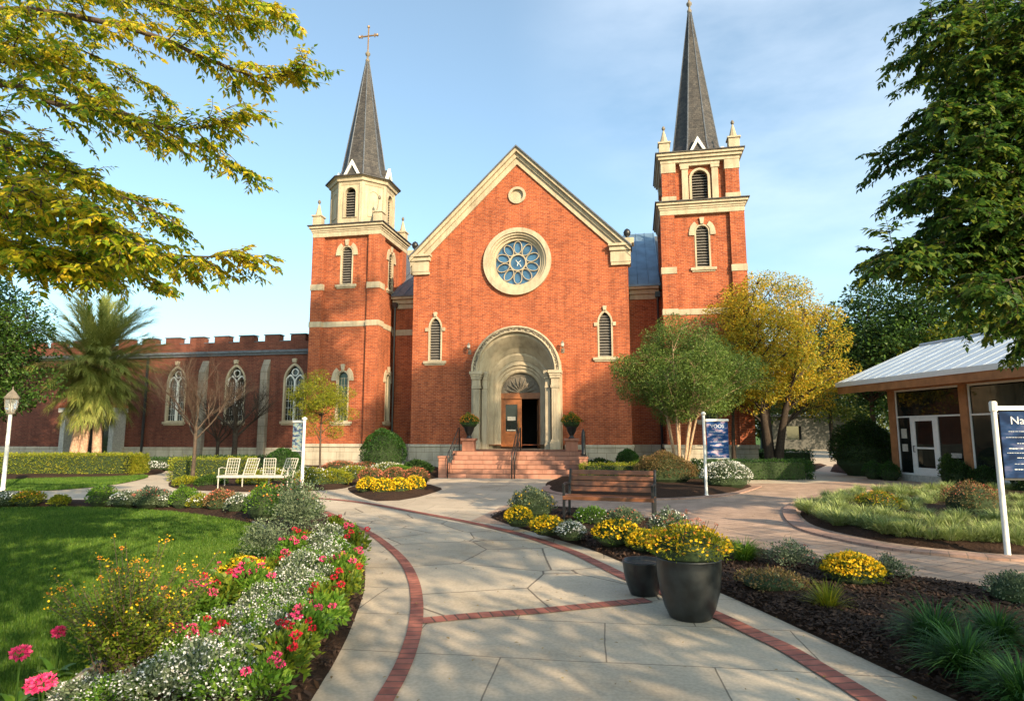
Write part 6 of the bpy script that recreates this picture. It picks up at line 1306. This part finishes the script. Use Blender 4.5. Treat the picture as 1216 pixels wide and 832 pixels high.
# ---------------------------------------------------------------- banner signs
def text_mesh(s,size,Mx,name,mat,parent,align='LEFT',ext=.002):
    cu=bpy.data.curves.new('tmp','FONT'); cu.body=s; cu.size=size; cu.extrude=ext; cu.align_x=align; o=bpy.data.objects.new('tmp',cu); COL.objects.link(o); dg=bpy.context.evaluated_depsgraph_get(); me=bpy.data.meshes.new_from_object(o.evaluated_get(dg)); bpy.data.objects.remove(o); me.transform(Mx); me.materials.clear(); me.name=name; return link(name,me,mat,parent)
def mat_banner(name,cols,scale=3,seed=0):
    m,nt,b=newmat(name); L=nt.links.new; tc=N(nt,'TexCoord'); mp=N(nt,'Mapping'); mp.inputs['Scale'].default_value=(1,1,2.2); mp.inputs['Location'].default_value=(seed,seed,0); L(tc.outputs['Object'],mp.inputs[0]); n1=N(nt,'TexNoise'); n1.inputs['Scale'].default_value=scale; n1.inputs['Detail'].default_value=5; L(mp.outputs[0],n1.inputs[0]); r=ramp(nt,cols); L(n1.outputs[0],r.inputs[0]); L(r.outputs[0],b.inputs['Base Color']); b.inputs['Roughness'].default_value=.7; b.inputs['Specular IOR Level'].default_value=.08; return m
M['ban1']=mat_banner('blue banner print',[(.40,(0.01,0.035,0.13)),(.52,(0.02,0.075,0.21)),(.60,(0.30,0.22,0.33)),(.68,(0.45,0.37,0.43))],5)
M['ban2']=mat_banner('dark blue banner print',[(.38,(0.006,0.016,0.05)),(.54,(0.015,0.04,0.11)),(.70,(0.10,0.11,0.20))],4,3)
M['ban3']=mat_banner('multicoloured banner print',[(.3,(0.02,0.03,0.07)),(.45,(0.10,0.13,0.24)),(.55,(0.35,0.5,0.42)),(.65,(0.60,0.34,0.22)),(.8,(0.6,0.6,0.65))],6,7)
M['ink']=mat_plain('white lettering',(.50,.52,.56),rough=.5,var=.05,bump=0); M['palebox']=mat_plain('pale blue print block',(.22,.30,.45),rough=.5,var=.4,scale=30,bump=0)
def banner(label,base,rot,H,W,z0,z1,pr,mat,title,arm_top,side=1,lines=9,cap='knob',seed=1,tsz=.11):
    o=empty('banner_sign',base,rot,label,'sign'); b=MB(); b.lathe([(pr*1.1,0),(pr,.05),(pr*.95,H-.1),(pr,H-.02)],n=14); b.build('pole',M['white'],o,smooth=True)
    b=MB(); b.lathe([(.09,0),(.09,.012),(pr+.005,.02)],n=14) if cap!='knob' else b.lathe([(pr*1.6,0),(pr*1.5,.02),(pr,.04)],n=12); b.build('base_plate',M['white'],o)
    b=MB(); 
    if cap=='knob': b.lathe([(pr,H-.03),(pr*1.7,H),(pr*1.7,H+.03),(pr*1.1,H+.05),(.01,H+.07)],n=12)
    else: b.lathe([(pr*1.15,H-.12),(pr*1.35,H-.11),(pr*1.35,H+.0),(pr*.9,H+.02)],n=8)
    b.build('pole_cap',M['white'],o)
    xa,xb=side*(pr+.01),side*(pr+.03+W)
    b=MB(); b.box(xa,xb+side*.02,-.02,.02,z1+.015,z1+.075); b.build('top_arm',M['white'],o,bevel=.006); b=MB(); b.box(xa,xb,-.012,.012,z0-.03,z0-.005); b.build('bottom_arm',M['black'] if cap!='knob' else M['white'],o)
    b=MB(); b.box(xa+side*.02,xb,-.006,.006,z0,z1); ban=b.build('banner',mat,o)
    x0=min(xa+side*.02,xb); Mt=Matrix.Translation((x0+W*.5,-.008,z1-.05-tsz))@Matrix.Rotation(PI/2,4,'X'); text_mesh(title,tsz*1.25,Mt,'lettering',M['ink'],ban,'CENTER')
    rg=random.Random(seed); b=MB(); zz=z1-.12-tsz*1.2
    for k in range(lines):
        hgt=rg.choice((.008,.012,.016)); x=x0+W*rg.uniform(.08,.3)
        while x<x0+W*rg.uniform(.6,.92): ww=rg.uniform(.006,.026)*W/.4; b.box(x,x+ww,-.0082,-.0062,zz-hgt*rg.uniform(.7,1),zz); x+=ww+rg.uniform(.005,.012)
        zz-=(z1-z0-.2)/lines*rg.uniform(.8,1.1)
        if zz<z0+.05: break
    b.build('print_lines',M['ink'],ban); return o
banner('white banner pole with a dark blue banner at the near right by the oval bed',at(1197,661),R(-6),2.02,.62,1.02,1.90,.036,M['ban2'],'Naprs',1,cap='cap',seed=4,tsz=.12)
banner('white pole with a blue and pink banner at the edge of the island bed',at(839,588),R(2),2.12,.58,.98,1.92,.038,M['ban1'],'VOOS',1,seed=5,tsz=.11,lines=8)
banner('thin white pole with a narrow multicoloured banner right of the white bench',at(358,585),R(-38),2.0,.46,1.15,1.90,.042,M['ban3'],'V',0,side=-1,seed=6,tsz=.14,lines=5)
# low wall and bench far behind the path, glimpsed under the golden tree
M['farwall']=mat_plain('shade-darkened far wall',(.08,.078,.07),rough=.8)  # pale wall, base colour lowered in place of shade
fb=empty('far_building',PX(960,66),0,'pale low building glimpsed at the end of the garden path','building'); b=MB(); b.plate([(-4,0),(4.5,0),(4.5,3.4),(-4,3.4)],[[(2.6,0.02),(3.5,.02),(3.5,2.2),(2.6,2.2)],[(-2.5,1),(-1,1),(-1,2.4),(-2.5,2.4)]],0,.3); b.box(-4,4.5,3,3.3,0,3.4); b.build('wall',M['farwall'],fb); b=MB(); b.box(-4.4,4.9,-.5,3.6,3.4,3.6); b.build('roof',M['darkroof'],fb); b=MB(); b.box(2.6,3.5,.28,.32,0,2.2); b.box(-2.5,-1,.28,.32,1,2.4); b.build('pane',M['glass'],fb)

# fallen leaves on the paving
rng=np.random.default_rng(77); n=900; x=rng.uniform(-7,9,n*3); y=rng.uniform(2.6,22,n*3); bad=inside(B1,x,y)|inside(B2,x,y)|inside(B3,x,y)|inside(LAWN,x,y)|inside(B4,x,y)|inside(B5,x,y); x=x[~bad][:n]; y=y[~bad][:n]; n=len(x)
a=rng.uniform(0,6.28,n); P_=np.stack([x,y,np.full(n,.020)],1); D=np.stack([np.cos(a),np.sin(a),rng.normal(.08,.1,n)],1); Nn=rng.normal(0,.15,(n,3)); Nn[:,2]+=1; L=rng.uniform(.018,.045,n); V,F=leaves(P_,D,Nn,L,L*.5,.0,.12)
M['litter']=mat_leaf('dry fallen leaves',[(0.16,0.09,0.03),(0.30,0.19,0.05),(0.42,0.30,0.07)],trans=.2,big=.1)
tag(npmesh('fallen_leaves',V,F,M['litter']),'small dry leaves fallen on the pale paving','leaves',kind='stuff')
